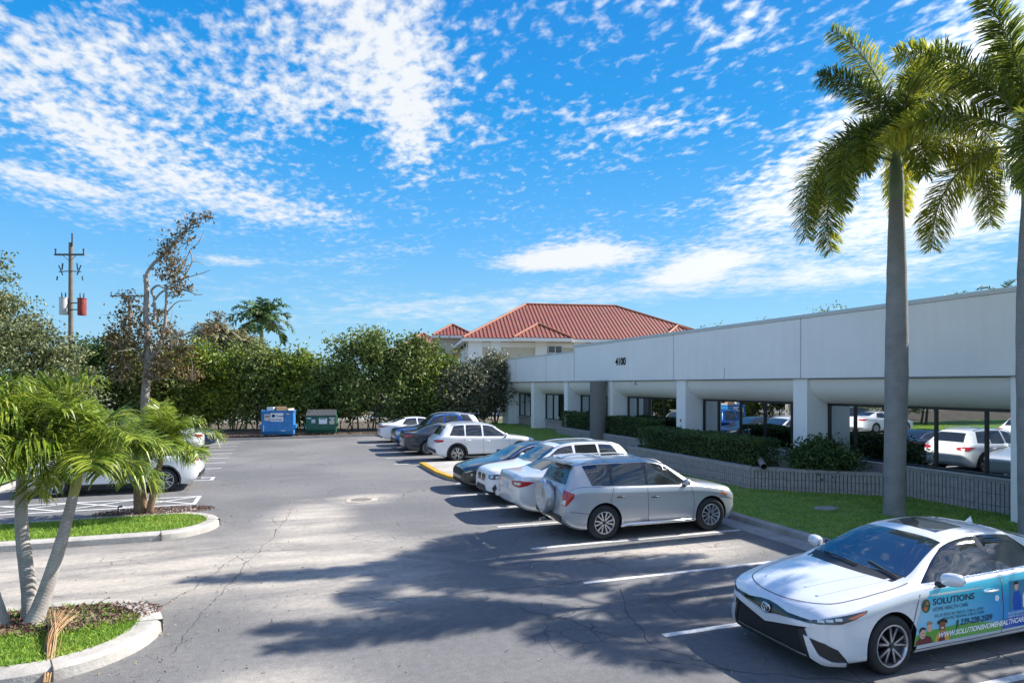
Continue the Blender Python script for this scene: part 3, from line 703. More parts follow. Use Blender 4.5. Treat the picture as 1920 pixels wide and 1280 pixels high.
# --- black sedan, nose to the aisle by the yellow kerb
c = Car('sedan', BLACKP, L=4.90, H=1.445, W=1.86); std_sedan(c)
c.front('grille', [(-.5, .50), (.5, .50), (.60, .64), (.3, .70), (-.3, .70), (-.60, .64)], mesh_grille, .008)
c.front('lower_grille', [(-.55, .24), (.55, .24), (.48, .38), (-.48, .38)], mesh_grille, .01)
c.light('headlight', [(.10, .58, .62), (.24, .76, .70), (.5, .87, .745), (.40, .85, .68), (.18, .72, .60)], [DARKLENS, CLEARL], (-.72, -.7, 0), inner=[([(.14, .62, .625), (.30, .80, .69), (.30, .80, .67), (.16, .64, .605)], 1)])
c.light('running_lamp', [(.22, .79, .60), (.30, .83, .56), (.24, .80, .50), (.25, .805, .56)], CLEARL, (-.72, -.7, 0))
for sg in (1, -1):
    mb = MB(); hi = [(1.5+2.6*i/16, max(c.zt(1.5+2.6*i/16)-.06, c.zs(1.5+2.6*i/16)+.03)) for i in range(17)]
    c.project(mb, [(a, 0, z) for a, z in hi]+[(a, 0, z-.018) for a, z in hi[::-1]], (0, -sg, 0), .01, .1); c.part('window_trim', mb, CHROME)
em = MB(); ex = c.hit(Vector((0, 0, .72)), Vector((-1, 0, 0)), .015).x; em.box((ex, 0, .735), (.01, .16, .03)); c.part('emblem', em, CHROME)
c.light('taillight', [(4.4, .86, .98), (4.82, .7, .96), (4.88, .3, .93), (4.88, .3, .89), (4.80, .74, .88)], REDL, (.7, -.7, 0))
c.handles([(2.56, .80), (3.55, .85)], CHROME, .2); c.mirrors(1.72, BLACKP); c.wheels('multi', .24)
c.place((7.7, 19.95), PI, 'black sedan facing the aisle beside the yellow edged kerb', 'sedan', GREY_LINE)

# --- white suv, tail to the aisle, black wheel arches
c = Car('suv', W_SOLID, L=4.66, H=1.64, W=1.88); std_suv(c); hatch_glass(c); glc = c
c.light('taillight', [(4.26, .90, .96), (4.50, .82, .985), (4.63, .58, .97), (4.63, .58, .88), (4.52, .80, .85), (4.34, .90, .88)], REDL, (.72, -.7, 0))
c.light('headlight', [(.08, .5, .70), (.2, .72, .74), (.45, .88, .82), (.42, .87, .88), (.15, .68, .84), (.06, .5, .80)], CLEARL, (-.72, -.7, 0))
c.arches(); c.sill(); c.rear('bumper_trim', [(-.80, .43), (.80, .43), (.76, .58), (-.76, .58)], TRIM, .012); c.rear('skid_plate', [(-.5, .42), (.5, .42), (.46, .47), (-.46, .47)], SILVER, .03)
c.exhaust(.52, .36); c.plate(.90); c.handles([(2.35, .88), (3.2, .92)], W_SOLID, .2); c.mirrors(1.55, W_SOLID); c.wheels('five2', .25)
c.rails(1.9, 3.9, SILVER, .04)
mb = MB(); mb.bar((c.L/2-4.14, -.52, 1.58), (c.L/2-4.14, .52, 1.58), .2, .03); c.part('roof_spoiler', mb, W_SOLID, 60)
c.place((8.45, 27.75), 0, 'white SUV with black wheel arches, tail to the aisle, past the yellow kerb', 'suv', GREY_LINE)

# --- dark slate sedan, tail to the aisle
c = Car('sedan', NAVY, L=4.85, H=1.46, W=1.83); std_sedan(c)
c.light('taillight', [(4.45, .86, .97), (4.72, .76, .98), (4.86, .40, .95), (4.86, .42, .87), (4.74, .74, .85), (4.56, .84, .89)], REDL, (.72, -.7, 0))
c.light('headlight', [(.10, .5, .62), (.3, .78, .70), (.62, .88, .77), (.5, .87, .68), (.16, .66, .60)], CLEARL, (-.72, -.7, 0))
c.plate(.72); c.handles([(2.56, .80), (3.55, .85)], NAVY, .2); c.mirrors(1.72, NAVY); c.wheels('multi', .225)
c.place((7.85, 30.95), 0, 'dark slate sedan with silver ten spoke wheels, tail to the aisle', 'sedan', GREY_LINE)

# --- blue pickup, nose to the aisle
c = Car('pickup', BLUEP, L=5.3, H=1.82, W=1.90); f = c.fx
c.windows([(1.52*f, 1.98*f, 2.45*f, 2.45*f), (2.54*f, 2.54*f, 3.2*f, 3.34*f)], top=.08); c.screen(1.4*f, 2.0*f)
mb = MB(); c.front('', [(-.5, .70), (.5, .70), (.55, 1.0), (-.55, 1.0)], None, .02, mb=mb, mi=0); c.front('', [(-.42, .76), (.42, .76), (.46, .94), (-.46, .94)], None, .028, mb=mb, mi=1)
for z in (.82, .88): c.front('', [(-.44, z), (.44, z), (.44, z+.022), (-.44, z+.022)], None, .036, mb=mb, mi=0)
c.part('grille', mb, [CHROME, GLOSSBLK])
c.light('headlight', [(.04, .58, .80), (.06, .60, 1.0), (.3, .94, .98), (.3, .94, .82)], CLEARL, (-.72, -.7, 0)); c.front('bumper', [(-.85, .44), (.85, .44), (.85, .60), (-.85, .60)], TRIM, .03)
c.light('taillight', [(5.18, .95, 1.1), (5.28, .9, 1.1), (5.28, .9, .85), (5.18, .95, .85)], REDL, (.7, -.7, 0)); c.handles([(2.3, .98), (3.1, 1.0)], BLUEP); c.mirrors(1.65, BLUEP, size=1.1); c.wheels('five', .24)
c.place((8.05, 33.2), PI, 'blue pickup truck with a chrome grille facing the aisle, next to the dark slate sedan', 'pickup truck', GREY_LINE)

# --- light grey suv behind the pickup, mostly hidden
c = Car('suv', paint('pale_grey_paint', (.55, .56, .57), .4), L=4.8, H=1.74, W=1.92); std_suv(c); hatch_glass(c); c.rails(1.9, 3.9, SILVER, .05)
c.front('grille', [(-.42, .60), (.42, .60), (.46, .82), (-.46, .82)], GLOSSBLK, .012)
c.light('headlight', [(.12, .50, .74), (.20, .74, .74), (.48, .88, .80), (.46, .88, .88), (.10, .50, .84)], CLEARL, (-.72, -.7, 0)); c.mirrors(1.62, TRIM); c.wheels('five', .25); c.handles([(2.35, .88), (3.25, .92)], TRIM)
mb = MB(); mb.bar((c.L/2-4.2, -.55, 1.69), (c.L/2-4.2, .55, 1.69), .24, .035); c.part('roof_spoiler', mb, c.mat, 60)
c.place((8.3, 35.4), PI, 'pale grey SUV with roof rails showing over the roof of the blue pickup', 'suv', GREY_LINE)

# --- farthest white sedan, tail to the aisle
c = Car('sedan', W_SOLID, L=4.85, H=1.45, W=1.85); std_sedan(c)
c.light('taillight', [(4.35, .87, .97), (4.72, .76, .98), (4.86, .40, .95), (4.86, .42, .88), (4.74, .74, .87)], REDL, (.72, -.7, 0)); c.rear('bumper_trim', [(-.6, .30), (.6, .30), (.6, .42), (-.6, .42)], TRIM, .01)
c.exhaust(.5, .3); c.handles([(2.56, .80), (3.55, .85)], W_SOLID, .2); c.mirrors(1.72, W_SOLID); c.wheels('five', .225)
c.place((7.75, 37.9), 0, 'white sedan at the far end of the row, tail to the aisle', 'sedan', GREY_LINE)

# --- left row: white crossover behind the palms
c = Car('suv', W_SOLID, L=4.72, H=1.62, W=1.87, r=.37); std_suv(c); hatch_glass(c)
c.light('taillight', [(4.24, .91, 1.0), (4.50, .84, 1.0), (4.66, .58, .99), (4.66, .58, .92), (4.55, .80, .90), (4.38, .90, .95)], REDL, (.72, -.7, 0))
c.light('headlight', [(.08, .5, .70), (.2, .72, .74), (.45, .88, .82), (.42, .87, .88), (.15, .68, .84)], CLEARL, (-.72, -.7, 0))
c.rear('bumper_trim', [(-.78, .42), (.78, .42), (.74, .56), (-.74, .56)], TRIM, .012); c.arches(w=.045); c.sill(); c.exhaust(.55, .34); c.plate(.86)
c.handles([(2.35, .88), (3.2, .92)], W_SOLID, .2); c.mirrors(1.55, W_SOLID); c.wheels('five2', .26)
c.place((-4.75, 23.3), PI, 'white crossover with a thin red tail lamp, half hidden behind the low palm', 'suv', LEFT_LINE)
# --- left row, far: white sedan tail out and a dark blue suv nose out
c = Car('sedan', W_SOLID, L=4.8, H=1.45, W=1.84); std_sedan(c)
c.light('taillight', [(4.35, .87, .97), (4.66, .76, .99), (4.79, .40, .96), (4.79, .42, .86), (4.68, .74, .84)], REDL, (.72, -.7, 0)); c.handles([(2.5, .80), (3.5, .85)], W_SOLID, .2); c.mirrors(1.7, W_SOLID); c.wheels('five2', .225); c.plate(.74)
c.place((-5.9, 34.4), PI, 'white sedan showing one red tail lamp beside the dark blue SUV at the left', 'sedan', LEFT_LINE)
c = Car('suv', DKBLUE, L=4.75, H=1.66, W=1.9); std_suv(c); hatch_glass(c)
c.front('grille', [(-.42, .60), (.42, .60), (.46, .80), (-.46, .80)], GLOSSBLK, .012); c.front('lower_grille', [(-.6, .34), (.6, .34), (.55, .46), (-.55, .46)], GLOSSBLK, .012); c.front('chrome_bar', [(-.62, .29), (.62, .29), (.62, .32), (-.62, .32)], CHROME, .02)
c.light('headlight', [(.10, .48, .70), (.20, .72, .70), (.48, .88, .78), (.46, .88, .88), (.18, .72, .86), (.08, .48, .82)], CLEARL, (-.72, -.7, 0)); c.light('headlight', [(.10, .48, .70), (.20, .72, .70), (.48, .88, .78), (.46, .88, .88), (.18, .72, .86), (.08, .48, .82)], CLEARL, (-.72, -.7, 0)) if False else None
c.handles([(2.35, .88), (3.25, .92)], DKBLUE); c.mirrors(1.62, DKBLUE); c.wheels('five', .25)
c.place((-5.55, 37.4), 0, 'dark blue SUV facing the aisle at the far left beyond the low palm', 'suv', LEFT_LINE)
# ------------------------------------------------------------------ ground, paving, kerbs, markings
def struct(o): o['kind'] = 'structure'; return o
def sheet(name, poly, z, m, smooth=None):
    mb = MB(); mb.add([(x, y, z) for x, y in poly], [tuple(range(len(poly)))]); return mb.build(name, m)

def asphalt():
    m, nt, b, N, L = newmat('worn_asphalt')
    g = N.new('ShaderNodeNewGeometry'); pos = g.outputs['Position']
    def noi(sc, det=6, ro=.6, vec=None):
        n = N.new('ShaderNodeTexNoise'); n.inputs['Scale'].default_value = sc; n.inputs['Detail'].default_value = det; n.inputs['Roughness'].default_value = ro
        L.new(vec or pos, n.inputs['Vector']); return n.outputs['Fac']
    def mr(v, a, c_, lo=0, hi=1, sm=True):
        n = N.new('ShaderNodeMapRange'); n.interpolation_type = 'SMOOTHSTEP' if sm else 'LINEAR'
        for k, q in (('From Min', a), ('From Max', c_), ('To Min', lo), ('To Max', hi)): n.inputs[k].default_value = q
        L.new(v, n.inputs['Value']); return n.outputs['Result']
    def ma(op, a, b_=None):
        n = N.new('ShaderNodeMath'); n.operation = op
        for i, q in enumerate((a, b_)):
            if q is None: continue
            if isinstance(q, (int, float)): n.inputs[i].default_value = q
            else: L.new(q, n.inputs[i])
        return n.outputs[0]
    def mix(fac, a, c_, bl='MIX'):
        n = N.new('ShaderNodeMix'); n.data_type = 'RGBA'; n.blend_type = bl
        for k, q in (('Factor', fac), ('A', a), ('B', c_)):
            if isinstance(q, (int, float)): n.inputs[k].default_value = q
            elif isinstance(q, tuple): n.inputs[k].default_value = q
            else: L.new(q, n.inputs[k])
        return n.outputs['Result']
    def spot(cx, cy, rx, ry, rot=0):           # soft worn spot on the plan
        mp = N.new('ShaderNodeMapping'); mp.vector_type = 'TEXTURE'; L.new(pos, mp.inputs['Vector'])
        mp.inputs['Location'].default_value = (cx, cy, 0); mp.inputs['Rotation'].default_value = (0, 0, rot); mp.inputs['Scale'].default_value = (rx, ry, 1000)
        ln = N.new('ShaderNodeVectorMath'); ln.operation = 'LENGTH'; L.new(mp.outputs[0], ln.inputs[0]); return mr(ln.outputs['Value'], 1.25, .35)
    wear = None
    for a in ((-3.6, 12.9, 6.6, 2.6, .05), (.8, 12.6, 2.3, 3.6, .3), (.6, 16.2, 1.2, 3.4, -.1), (2.2, 19.2, 1.2, .9, 0), (7.4, 11.0, 2.2, .8, 0), (-.2, 7.0, 1.2, 1.2, 0)):
        q = spot(*a); wear = q if wear is None else ma('MAXIMUM', wear, q)
    streak = N.new('ShaderNodeMapping'); streak.inputs['Scale'].default_value = (.35, 1.5, 1); streak.inputs['Rotation'].default_value = (0, 0, .12); L.new(pos, streak.inputs['Vector'])
    n1 = noi(.9, 8, .62, streak.outputs[0]); n2 = noi(.22, 4, .5); n3 = noi(60, 3, .7); n4 = noi(9, 6, .7)
    wf = ma('MULTIPLY', wear, mr(n1, .30, .66, .25, 1.0)); wf = ma('ADD', wf, ma('MULTIPLY', mr(n1, .5, .8), .15))
    base = mix(mr(n2, .3, .7), (.128, .128, .130, 1), (.185, .182, .178, 1))
    col = mix(wf, base, (.43, .39, .335, 1))
    gr = mr(n3, .25, .75, .58, 1.45, False); comb = N.new('ShaderNodeCombineColor')
    gr2 = ma('MULTIPLY', ma('MULTIPLY', gr, mr(n4, .25, .75, .78, 1.22, False)), mr(noi(220, 2, .6), .3, .7, .75, 1.25, False))
    for i in range(3): L.new(gr2, comb.inputs[i])
    col = mix(1.0, col, comb.outputs[0], 'MULTIPLY')
    # meandering cracks in patches
    wv = N.new('ShaderNodeMix'); wv.data_type = 'RGBA'; wv.blend_type = 'LINEAR_LIGHT'; wv.inputs['Factor'].default_value = .16
    nn = N.new('ShaderNodeTexNoise'); nn.inputs['Scale'].default_value = 2.2; nn.inputs['Detail'].default_value = 5; L.new(pos, nn.inputs['Vector'])
    L.new(pos, wv.inputs['A']); L.new(nn.outputs['Color'], wv.inputs['B'])
    ck = None
    for sc, th, msc, lo in ((.62, .009, .28, .49), (1.9, .020, .4, .55)):
        v = N.new('ShaderNodeTexVoronoi'); v.feature = 'DISTANCE_TO_EDGE'; v.inputs['Scale'].default_value = sc; L.new(wv.outputs['Result'], v.inputs['Vector'])
        e = mr(v.outputs['Distance'], th, th*.25, 0, 1); e = ma('MULTIPLY', e, mr(noi(msc, 3), lo, lo+.12)); ck = e if ck is None else ma('MAXIMUM', ck, e)
    col = mix(ma('MULTIPLY', ck, .65), col, (.03, .03, .033, 1))
    # light specks (grit, leaves)
    sp = N.new('ShaderNodeTexVoronoi'); sp.inputs['Scale'].default_value = 5; L.new(pos, sp.inputs['Vector'])
    s1 = ma('MULTIPLY', mr(sp.outputs['Distance'], .075, .05), mr(noi(4, 1), .62, .64)); col = mix(ma('MULTIPLY', s1, .6), col, (.42, .40, .36, 1))
    # drips of oil, dark
    o_ = mr(noi(1.3, 3), .66, .74); col = mix(ma('MULTIPLY', o_, .35), col, (.05, .05, .055, 1))
    ob = None
    for yy in (8.6, 11.0, 13.3, 15.5, 17.7, 19.9, 30.3, 32.6):
        q = spot(6.0, yy, 1.1, .45); ob = q if ob is None else ma('MAXIMUM', ob, q)
    col = mix(ma('MULTIPLY', ma('MULTIPLY', ob, mr(noi(2.6, 5, .7), .42, .62)), .55), col, (.055, .052, .05, 1))
    for cx, cy, r_ in ((-4.5, 4.0, 9.2), (-4.5, 4.0, 10.9), (7.5, 24.0, 10.5), (7.5, 24.0, 12.2)):      # faint tyre arcs
        mp = N.new('ShaderNodeMapping'); mp.inputs['Location'].default_value = (-cx, -cy, 0); L.new(pos, mp.inputs[0]); ln = N.new('ShaderNodeVectorMath'); ln.operation = 'LENGTH'; L.new(mp.outputs[0], ln.inputs[0])
        d_ = ma('ABSOLUTE', ma('SUBTRACT', ln.outputs['Value'], r_)); e_ = ma('MULTIPLY', mr(d_, .22, .05), mr(noi(.7, 3), .45, .62)); col = mix(ma('MULTIPLY', e_, .28), col, (.07, .068, .065, 1))
    L.new(col, b.inputs['Base Color']); b.inputs['Roughness'].default_value = .82; b.inputs['Specular IOR Level'].default_value = .3
    bp = N.new('ShaderNodeBump'); bp.inputs['Strength'].default_value = .55; bp.inputs['Distance'].default_value = .012
    h = ma('SUBTRACT', ma('ADD', n3, ma('MULTIPLY', n4, .5)), ma('MULTIPLY', ck, 1.5)); L.new(h, bp.inputs['Height']); L.new(bp.outputs[0], b.inputs['Normal'])
    return m
ASPH = asphalt()
def groundmat(name, cols, sc=.5, det=8):
    m, nt, b, N, L = newmat(name); g = N.new('ShaderNodeNewGeometry'); n = N.new('ShaderNodeTexNoise'); n.inputs['Scale'].default_value = sc; n.inputs['Detail'].default_value = det; n.inputs['Roughness'].default_value = .7
    L.new(g.outputs['Position'], n.inputs['Vector']); cr = N.new('ShaderNodeValToRGB'); e = cr.color_ramp.elements
    while len(e) < len(cols): e.new(.5)
    for i, c_ in enumerate(cols): e[i].position = .32+.36*i/(len(cols)-1); e[i].color = tuple(c_)+(1,)
    L.new(n.outputs['Fac'], cr.inputs[0]); L.new(cr.outputs[0], b.inputs['Base Color']); b.inputs['Roughness'].default_value = .95
    bp = N.new('ShaderNodeBump'); bp.inputs['Strength'].default_value = .6; L.new(n.outputs['Fac'], bp.inputs['Height']); bp.inputs['Distance'].default_value = .05; L.new(bp.outputs[0], b.inputs['Normal'])
    return m
SOIL = groundmat('sandy_soil', [(.10, .085, .06), (.20, .17, .12), (.08, .09, .04)], .35)
TURF = groundmat('turf_soil', [(.08, .16, .022), (.13, .24, .035), (.21, .28, .06)], 3.0)
CONC = mat('kerb_concrete', (.42, .40, .365), .85, var=.35, scale=2.2, bump=.4, bscale=25)
CONC2 = mat('gutter_concrete', (.30, .295, .28), .85, var=.3, scale=1.8, bump=.3, bscale=25)
PAINTW = mat('road_paint_white', (.62, .63, .62), .7, var=.28, scale=14, bump=.2)
PAINTY = mat('kerb_paint_yellow', (.62, .33, .02), .6, var=.3, scale=5)
JOINT = mat('joint_dark', (.07, .068, .062), .9)
struct(sheet('ground', [(-600, -300), (700, -300), (700, 900), (-600, 900)], -.03, SOIL))
struct(sheet('parking_lot', [(-34, -24), (10.25, -24), (10.25, 43.0), (-8.3, 41.2), (-8.3, 17.9), (-34, 17.9)], 0, ASPH))
struct(sheet('gutter', [(9.85, -24), (10.44, -24), (10.44, 43.2), (9.85, 43.2)], .004, CONC2))
# kerbs: swept rounded profile, open or closed paths (inner side to the left of travel)
def kerb(name, path, w=.28, h=.14, m=CONC, joints=True, seg=1.6):
    prof = [(0, -.02), (.012, h*.75), (.05, h*.97), (.10, h), (w, h), (w, -.02)]; mb = MB(); n = len(path); vs = []
    path = [Vector((p[0], p[1])) for p in path]
    for i, p in enumerate(path):
        a = path[max(i-1, 0)]; b_ = path[min(i+1, n-1)]; d = (b_-a).normalized(); nn = Vector((-d.y, d.x))
        for o, z in prof: vs.append((p.x+nn.x*o, p.y+nn.y*o, z))
    k = len(prof); fs = [(i*k+j, (i+1)*k+j, (i+1)*k+j+1, i*k+j+1) for i in range(n-1) for j in range(k-1)]
    fs += [tuple(range(k)), tuple(range((n-1)*k, n*k))[::-1]]
    mb.add(vs, fs, 0)
    if joints:
        acc = 0
        for i in range(1, n-1):
            acc += (path[i]-path[i-1]).length
            if acc > seg:
                acc = 0; p = path[i]; d = (path[i+1]-path[i-1]).normalized(); nn = Vector((-d.y, d.x)); c_ = p+nn*(w/2)
                mb.box((c_.x-nn.x*.006, c_.y-nn.y*.006, h/2), (.014, w+.012, h+.004), 1, math.atan2(d.y, d.x))
    return struct(mb.build(name, [m, JOINT], None, 40))
def dense(path, step=.25):
    out = []
    for i in range(len(path)-1):
        a, b_ = Vector(path[i]), Vector(path[i+1]); k = max(1, int((b_-a).length/step))
        for j in range(k): out.append(a.lerp(b_, j/k))
    out.append(Vector(path[-1])); return [tuple(p) for p in out]
kerb('kerb', dense([(10.44, 43.4), (10.44, -24)]), w=.16, h=.15, seg=3.0, m=CONC2)
def bullnose(x0, x1, y0, y1, n=18):          # island outline open on its -X side, travelling clockwise seen from above
    cy, r = (y0+y1)/2, (y1-y0)/2
    return [(x0, y0)]+[(x1-r+r*math.cos(t), cy+r*math.sin(t)) for t in [-PI/2+PI*i/n for i in range(n+1)]]+[(x0, y1)]
isl1 = bullnose(-13, -1.5, 8.45, 11.15); isl2 = bullnose(-13, -1.35, 15.45, 17.95)
kerb('island_kerb', dense(isl1), w=.30, h=.16); kerb('island_kerb', dense(isl2), w=.28, h=.16)
def inset(p, w): 
    out = []
    for i, q in enumerate(p):
        a = Vector(p[max(i-1, 0)]); b_ = Vector(p[min(i+1, len(p)-1)]); d = (b_-a).normalized(); out.append((q[0]-d.y*w, q[1]+d.x*w))
    return out
i1, i2 = inset(isl1, .27), inset(isl2, .25)
struct(sheet('island_soil', i1, .135, TURF)); struct(sheet('island_soil', i2, .135, TURF))
kerb('kerb', dense([(-8.3, 41.4), (-8.3, 17.7)]), w=.16, h=.14)
struct(sheet('left_lawn', [(-60, 17.0), (-8.45, 17.0), (-8.45, 41.4), (-60, 41.4)], .11, TURF))
kerb('kerb', dense([(10.5, 43.05), (-8.3, 41.2)]), w=.16, h=.14, m=CONC2)
struct(sheet('planting_bed', [(-60, 41.45), (-8.3, 41.40), (10.6, 43.25), (60, 43.3), (60, 58), (-60, 58)], .10, groundmat('mulch_soil', [(.035, .028, .02), (.09, .07, .045), (.15, .12, .075)], 1.2)))
struct(sheet('cross_street', [(-200, 60), (200, 66), (200, 74), (-200, 68)], -.02, mat('street_asphalt', (.3, .29, .27), .8, var=.2)))
# lawn in front of the building: a gentle bank
def lawn_z(x, y):
    t = max(0, min(1, (y-24)/12)); u = max(0, min(1, (x-10.6)/4.5)); s_ = t*t*(3-2*t); return .125+.27*s_*u*u*(3-2*u)
mb = MB(); nx, ny = 16, 90
vs = [(10.58+i*(17.2-10.58)/nx, -24+j*(72)/ny, lawn_z(10.58+i*(17.2-10.58)/nx, -24+j*72/ny)) for j in range(ny+1) for i in range(nx+1)]
mb.add(vs, [(j*(nx+1)+i, j*(nx+1)+i+1, (j+1)*(nx+1)+i+1, (j+1)*(nx+1)+i) for j in range(ny) for i in range(nx)]); struct(mb.build('lawn', TURF, None, 180))
# painted stall lines
def stripe(mb, x0, y0, x1, y1, w=.11, z=.005):
    d = Vector((x1-x0, y1-y0)).normalized(); n = Vector((-d.y, d.x))*w/2
    k = max(1, int(Vector((x1-x0, y1-y0)).length/.5)); vs = []
    for i in range(k+1):
        t = i/k; x, y = x0+(x1-x0)*t, y0+(y1-y0)*t; j = (R.random()-.5)*.008
        vs += [(x+n.x*(1+j*8), y+n.y*(1+j*8), z), (x-n.x*(1-j*6), y-n.y*(1-j*6), z)]
    mb.add(vs, [(2*i, 2*i+1, 2*i+3, 2*i+2) for i in range(k)])
mb = MB()
for y in (2.6, 5.0, 7.4, 9.8, 12.2, 14.35, 16.6, 18.8, 21.05): stripe(mb, 4.75 if y < 21 else 5.5, y, 9.84, y)
for y in (27.0, 29.3, 31.5, 33.7, 35.9, 38.2, 40.4): stripe(mb, 4.42, y, 9.84, y)
for y in (28.1, 30.1, 32.0, 34.0, 35.9, 37.8, 39.6): stripe(mb, -8.2, y, -2.2, y)
for y in (19.9, 21.25, 24.75, 25.45): stripe(mb, -8.2, y, -2.2, y)
stripe(mb, -2.26, 19.95, -2.26, 21.2); stripe(mb, -2.26, 24.8, -2.26, 25.4)
for x in (-3.9, -5.5, -7.1): stripe(mb, x, 19.97, x+1.6, 21.2, .1, .010); stripe(mb, x+1.6, 19.97, x, 21.2, .1, .012)
stripe(mb, -4.1, 24.8, -2.4, 25.4, .1, .010)
struct(mb.build('stall_lines', PAINTW))
mb = MB(); mb.add([(-2.95, 18.45, .008), (-2.25, 18.45, .008), (-2.1, 19.25, .008), (-2.7, 19.25, .008)], [(0, 1, 2, 3)])
for k in range(3): mb.add([(-2.80+k*.04, 18.6+k*.2, .012), (-2.4+k*.04, 18.6+k*.2, .012), (-2.4+k*.04, 18.68+k*.2, .012), (-2.80+k*.04, 18.68+k*.2, .012)], [(0, 1, 2, 3)], 1)
struct(mb.build('stencil_marking', [PAINTW, mat('stencil_dark', (.12, .12, .12), .8)]))
# ramp island with yellow edge
ra = [(10.42, 21.35), (5.75, 21.35), (5.5, 22.0), (5.35, 23.3), (5.35, 26.3), (10.42, 26.3)]
mb = MB(); mb.prism(ra, -.01, .13); struct(mb.build('ramp_island', mat('ramp_concrete', (.40, .38, .34), .85, var=.3, scale=1.4, bump=.3)))
mb = MB(); e = [(5.75, 21.35), (5.5, 22.0), (5.35, 23.3), (5.35, 26.3)]; e2 = [(5.93, 21.36), (5.68, 22.05), (5.55, 23.35), (5.55, 26.29)]
for i in range(3):
    a, b_, c2, d_ = e[i], e[i+1], e2[i+1], e2[i]
    mb.add([(a[0]-.004, a[1], .05), (b_[0]-.004, b_[1], .05), (b_[0]-.004, b_[1], .134), (a[0]-.004, a[1], .134), (c2[0], c2[1], .134), (d_[0], d_[1], .134)], [(0, 3, 2, 1), (3, 5, 4, 2)])
struct(mb.build('yellow_kerb_paint', PAINTY))
mb = MB(); stripe(mb, 6.0, 24.4, 9.8, 24.4, .12, .134); stripe(mb, 6.0, 25.6, 9.8, 25.6, .12, .134); struct(mb.build('ramp_lines', PAINTW))
# worn concrete patch with a manhole in the aisle, long sealed cracks
pp = [(1.72, 18.72), (2.05, 18.55), (2.55, 18.66), (2.66, 19.05), (2.60, 19.42), (2.18, 19.50), (1.80, 19.32)]
mb = MB(); mb.prism(pp, 0, .012); mb.prism([(2.75, 19.3), (2.95, 19.32), (2.93, 19.5), (2.78, 19.48)], 0, .01); o = mb.build('concrete_patch', mat('patch_concrete', (.42, .38, .31), .9, var=.35, scale=5)); struct(o)
mb = MB(); mb.lathe([(.001, .016), (.29, .016), (.30, .012)], 24, c=(2.18, 19.02, 0)); o = mb.build('manhole_cover', mat('manhole_iron', (.20, .18, .15), .7, var=.3, scale=20)); tag(o, 'round manhole cover set in a pale worn concrete patch', 'manhole cover')
mb = MB(); rr = random.Random(3)
for (x0, y0, x1, y1) in ((.35, 18.6, -1.3, 8.9), (-.6, 14.2, -2.0, 9.9), (1.2, 10.1, 5.0, 9.85), (3.2, 9.3, 4.9, 6.2), (5.2, 9.4, 4.4, 7.2), (4.1, 6.9, 6.2, 5.4), (2.2, 6.4, 4.0, 6.0)):
    k = int(math.hypot(x1-x0, y1-y0)/.12); vs = []; off = 0; dx, dy = x1-x0, y1-y0; l = math.hypot(dx, dy)
    for i in range(k+1):
        off = off*.85+rr.uniform(-.045, .045); w_ = rr.uniform(.002, .007); x, y = x0+dx*i/k-dy/l*off, y0+dy*i/k+dx/l*off
        vs += [(x-dy/l*w_, y+dx/l*w_, .003), (x+dy/l*w_, y-dx/l*w_, .003)]
    mb.add(vs, [(2*i, 2*i+1, 2*i+3, 2*i+2) for i in range(k)])
struct(mb.build('asphalt_cracks', mat('crack_dark', (.035, .034, .034), .95)))
mb = MB()                                              # flat stone in the lawn near the palm
mb.lathe([(.001, .03), (.2, .028), (.32, .01), (.33, -.02)], 14); 
o = mb.build('ground_box_lid', CONC2, None, 40, loc=(13.15, 13.0, .15)); o.scale = (1, .7, 1); tag(o, 'small flat round concrete lid in the lawn left of the tall palm', 'utility lid')

# ------------------------------------------------------------------ the long white office building
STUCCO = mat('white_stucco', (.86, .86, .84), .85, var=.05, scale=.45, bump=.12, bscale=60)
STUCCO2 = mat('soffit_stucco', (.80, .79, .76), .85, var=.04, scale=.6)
_nt = STUCCO.node_tree; _N, _L = _nt.nodes, _nt.links; _b = _N['Principled BSDF']; _src = _b.inputs['Base Color'].links[0].from_socket
_tc = _N.new('ShaderNodeTexCoord'); _mp = _N.new('ShaderNodeMapping'); _mp.inputs['Scale'].default_value = (2.2, 2.2, .12); _L.new(_tc.outputs['Object'], _mp.inputs[0])
_n = _N.new('ShaderNodeTexNoise'); _n.inputs['Scale'].default_value = 1.6; _n.inputs['Detail'].default_value = 7; _n.inputs['Roughness'].default_value = .7; _L.new(_mp.outputs[0], _n.inputs[0])
_m = _N.new('ShaderNodeMapRange'); _m.inputs['From Min'].default_value = .42; _m.inputs['From Max'].default_value = .78; _m.inputs['To Min'].default_value = 1.0; _m.inputs['To Max'].default_value = .94; _L.new(_n.outputs['Fac'], _m.inputs[0])
_x = _N.new('ShaderNodeMix'); _x.data_type = 'RGBA'; _x.blend_type = 'MULTIPLY'; _x.inputs['Factor'].default_value = 1; _L.new(_src, _x.inputs['A']); _L.new(_m.outputs[0], _x.inputs['B']); _L.new(_x.outputs['Result'], _b.inputs['Base Color'])
REVEAL = mat('reveal_grey', (.30, .31, .32), .8)  # grey of the fascia panel joints and edge lines
CAPM = mat('parapet_metal', (.58, .62, .64), .45, metal=.3)
BLK = mat('window_frame_black', (.015, .015, .016), .4)
MIRROR = mat('mirror_glazing', (.56, .60, .62), .012, metal=1.0)
SPLIT = mat('split_face_block', (.38, .35, .345), .9, var=.22, scale=6, bump=.8, bscale=30)
MORT = mat('mortar_grey', (.19, .18, .175), .95)  # darker mortar colour of the backing between the block ribs
BC = mat('column_grey', (.17, .165, .16), .75, var=.1, scale=1)
bd = empty('office_building', (15.9, 2, 0)); tag(bd, 'long low white office building with mirrored windows and the number 4100', 'office building')
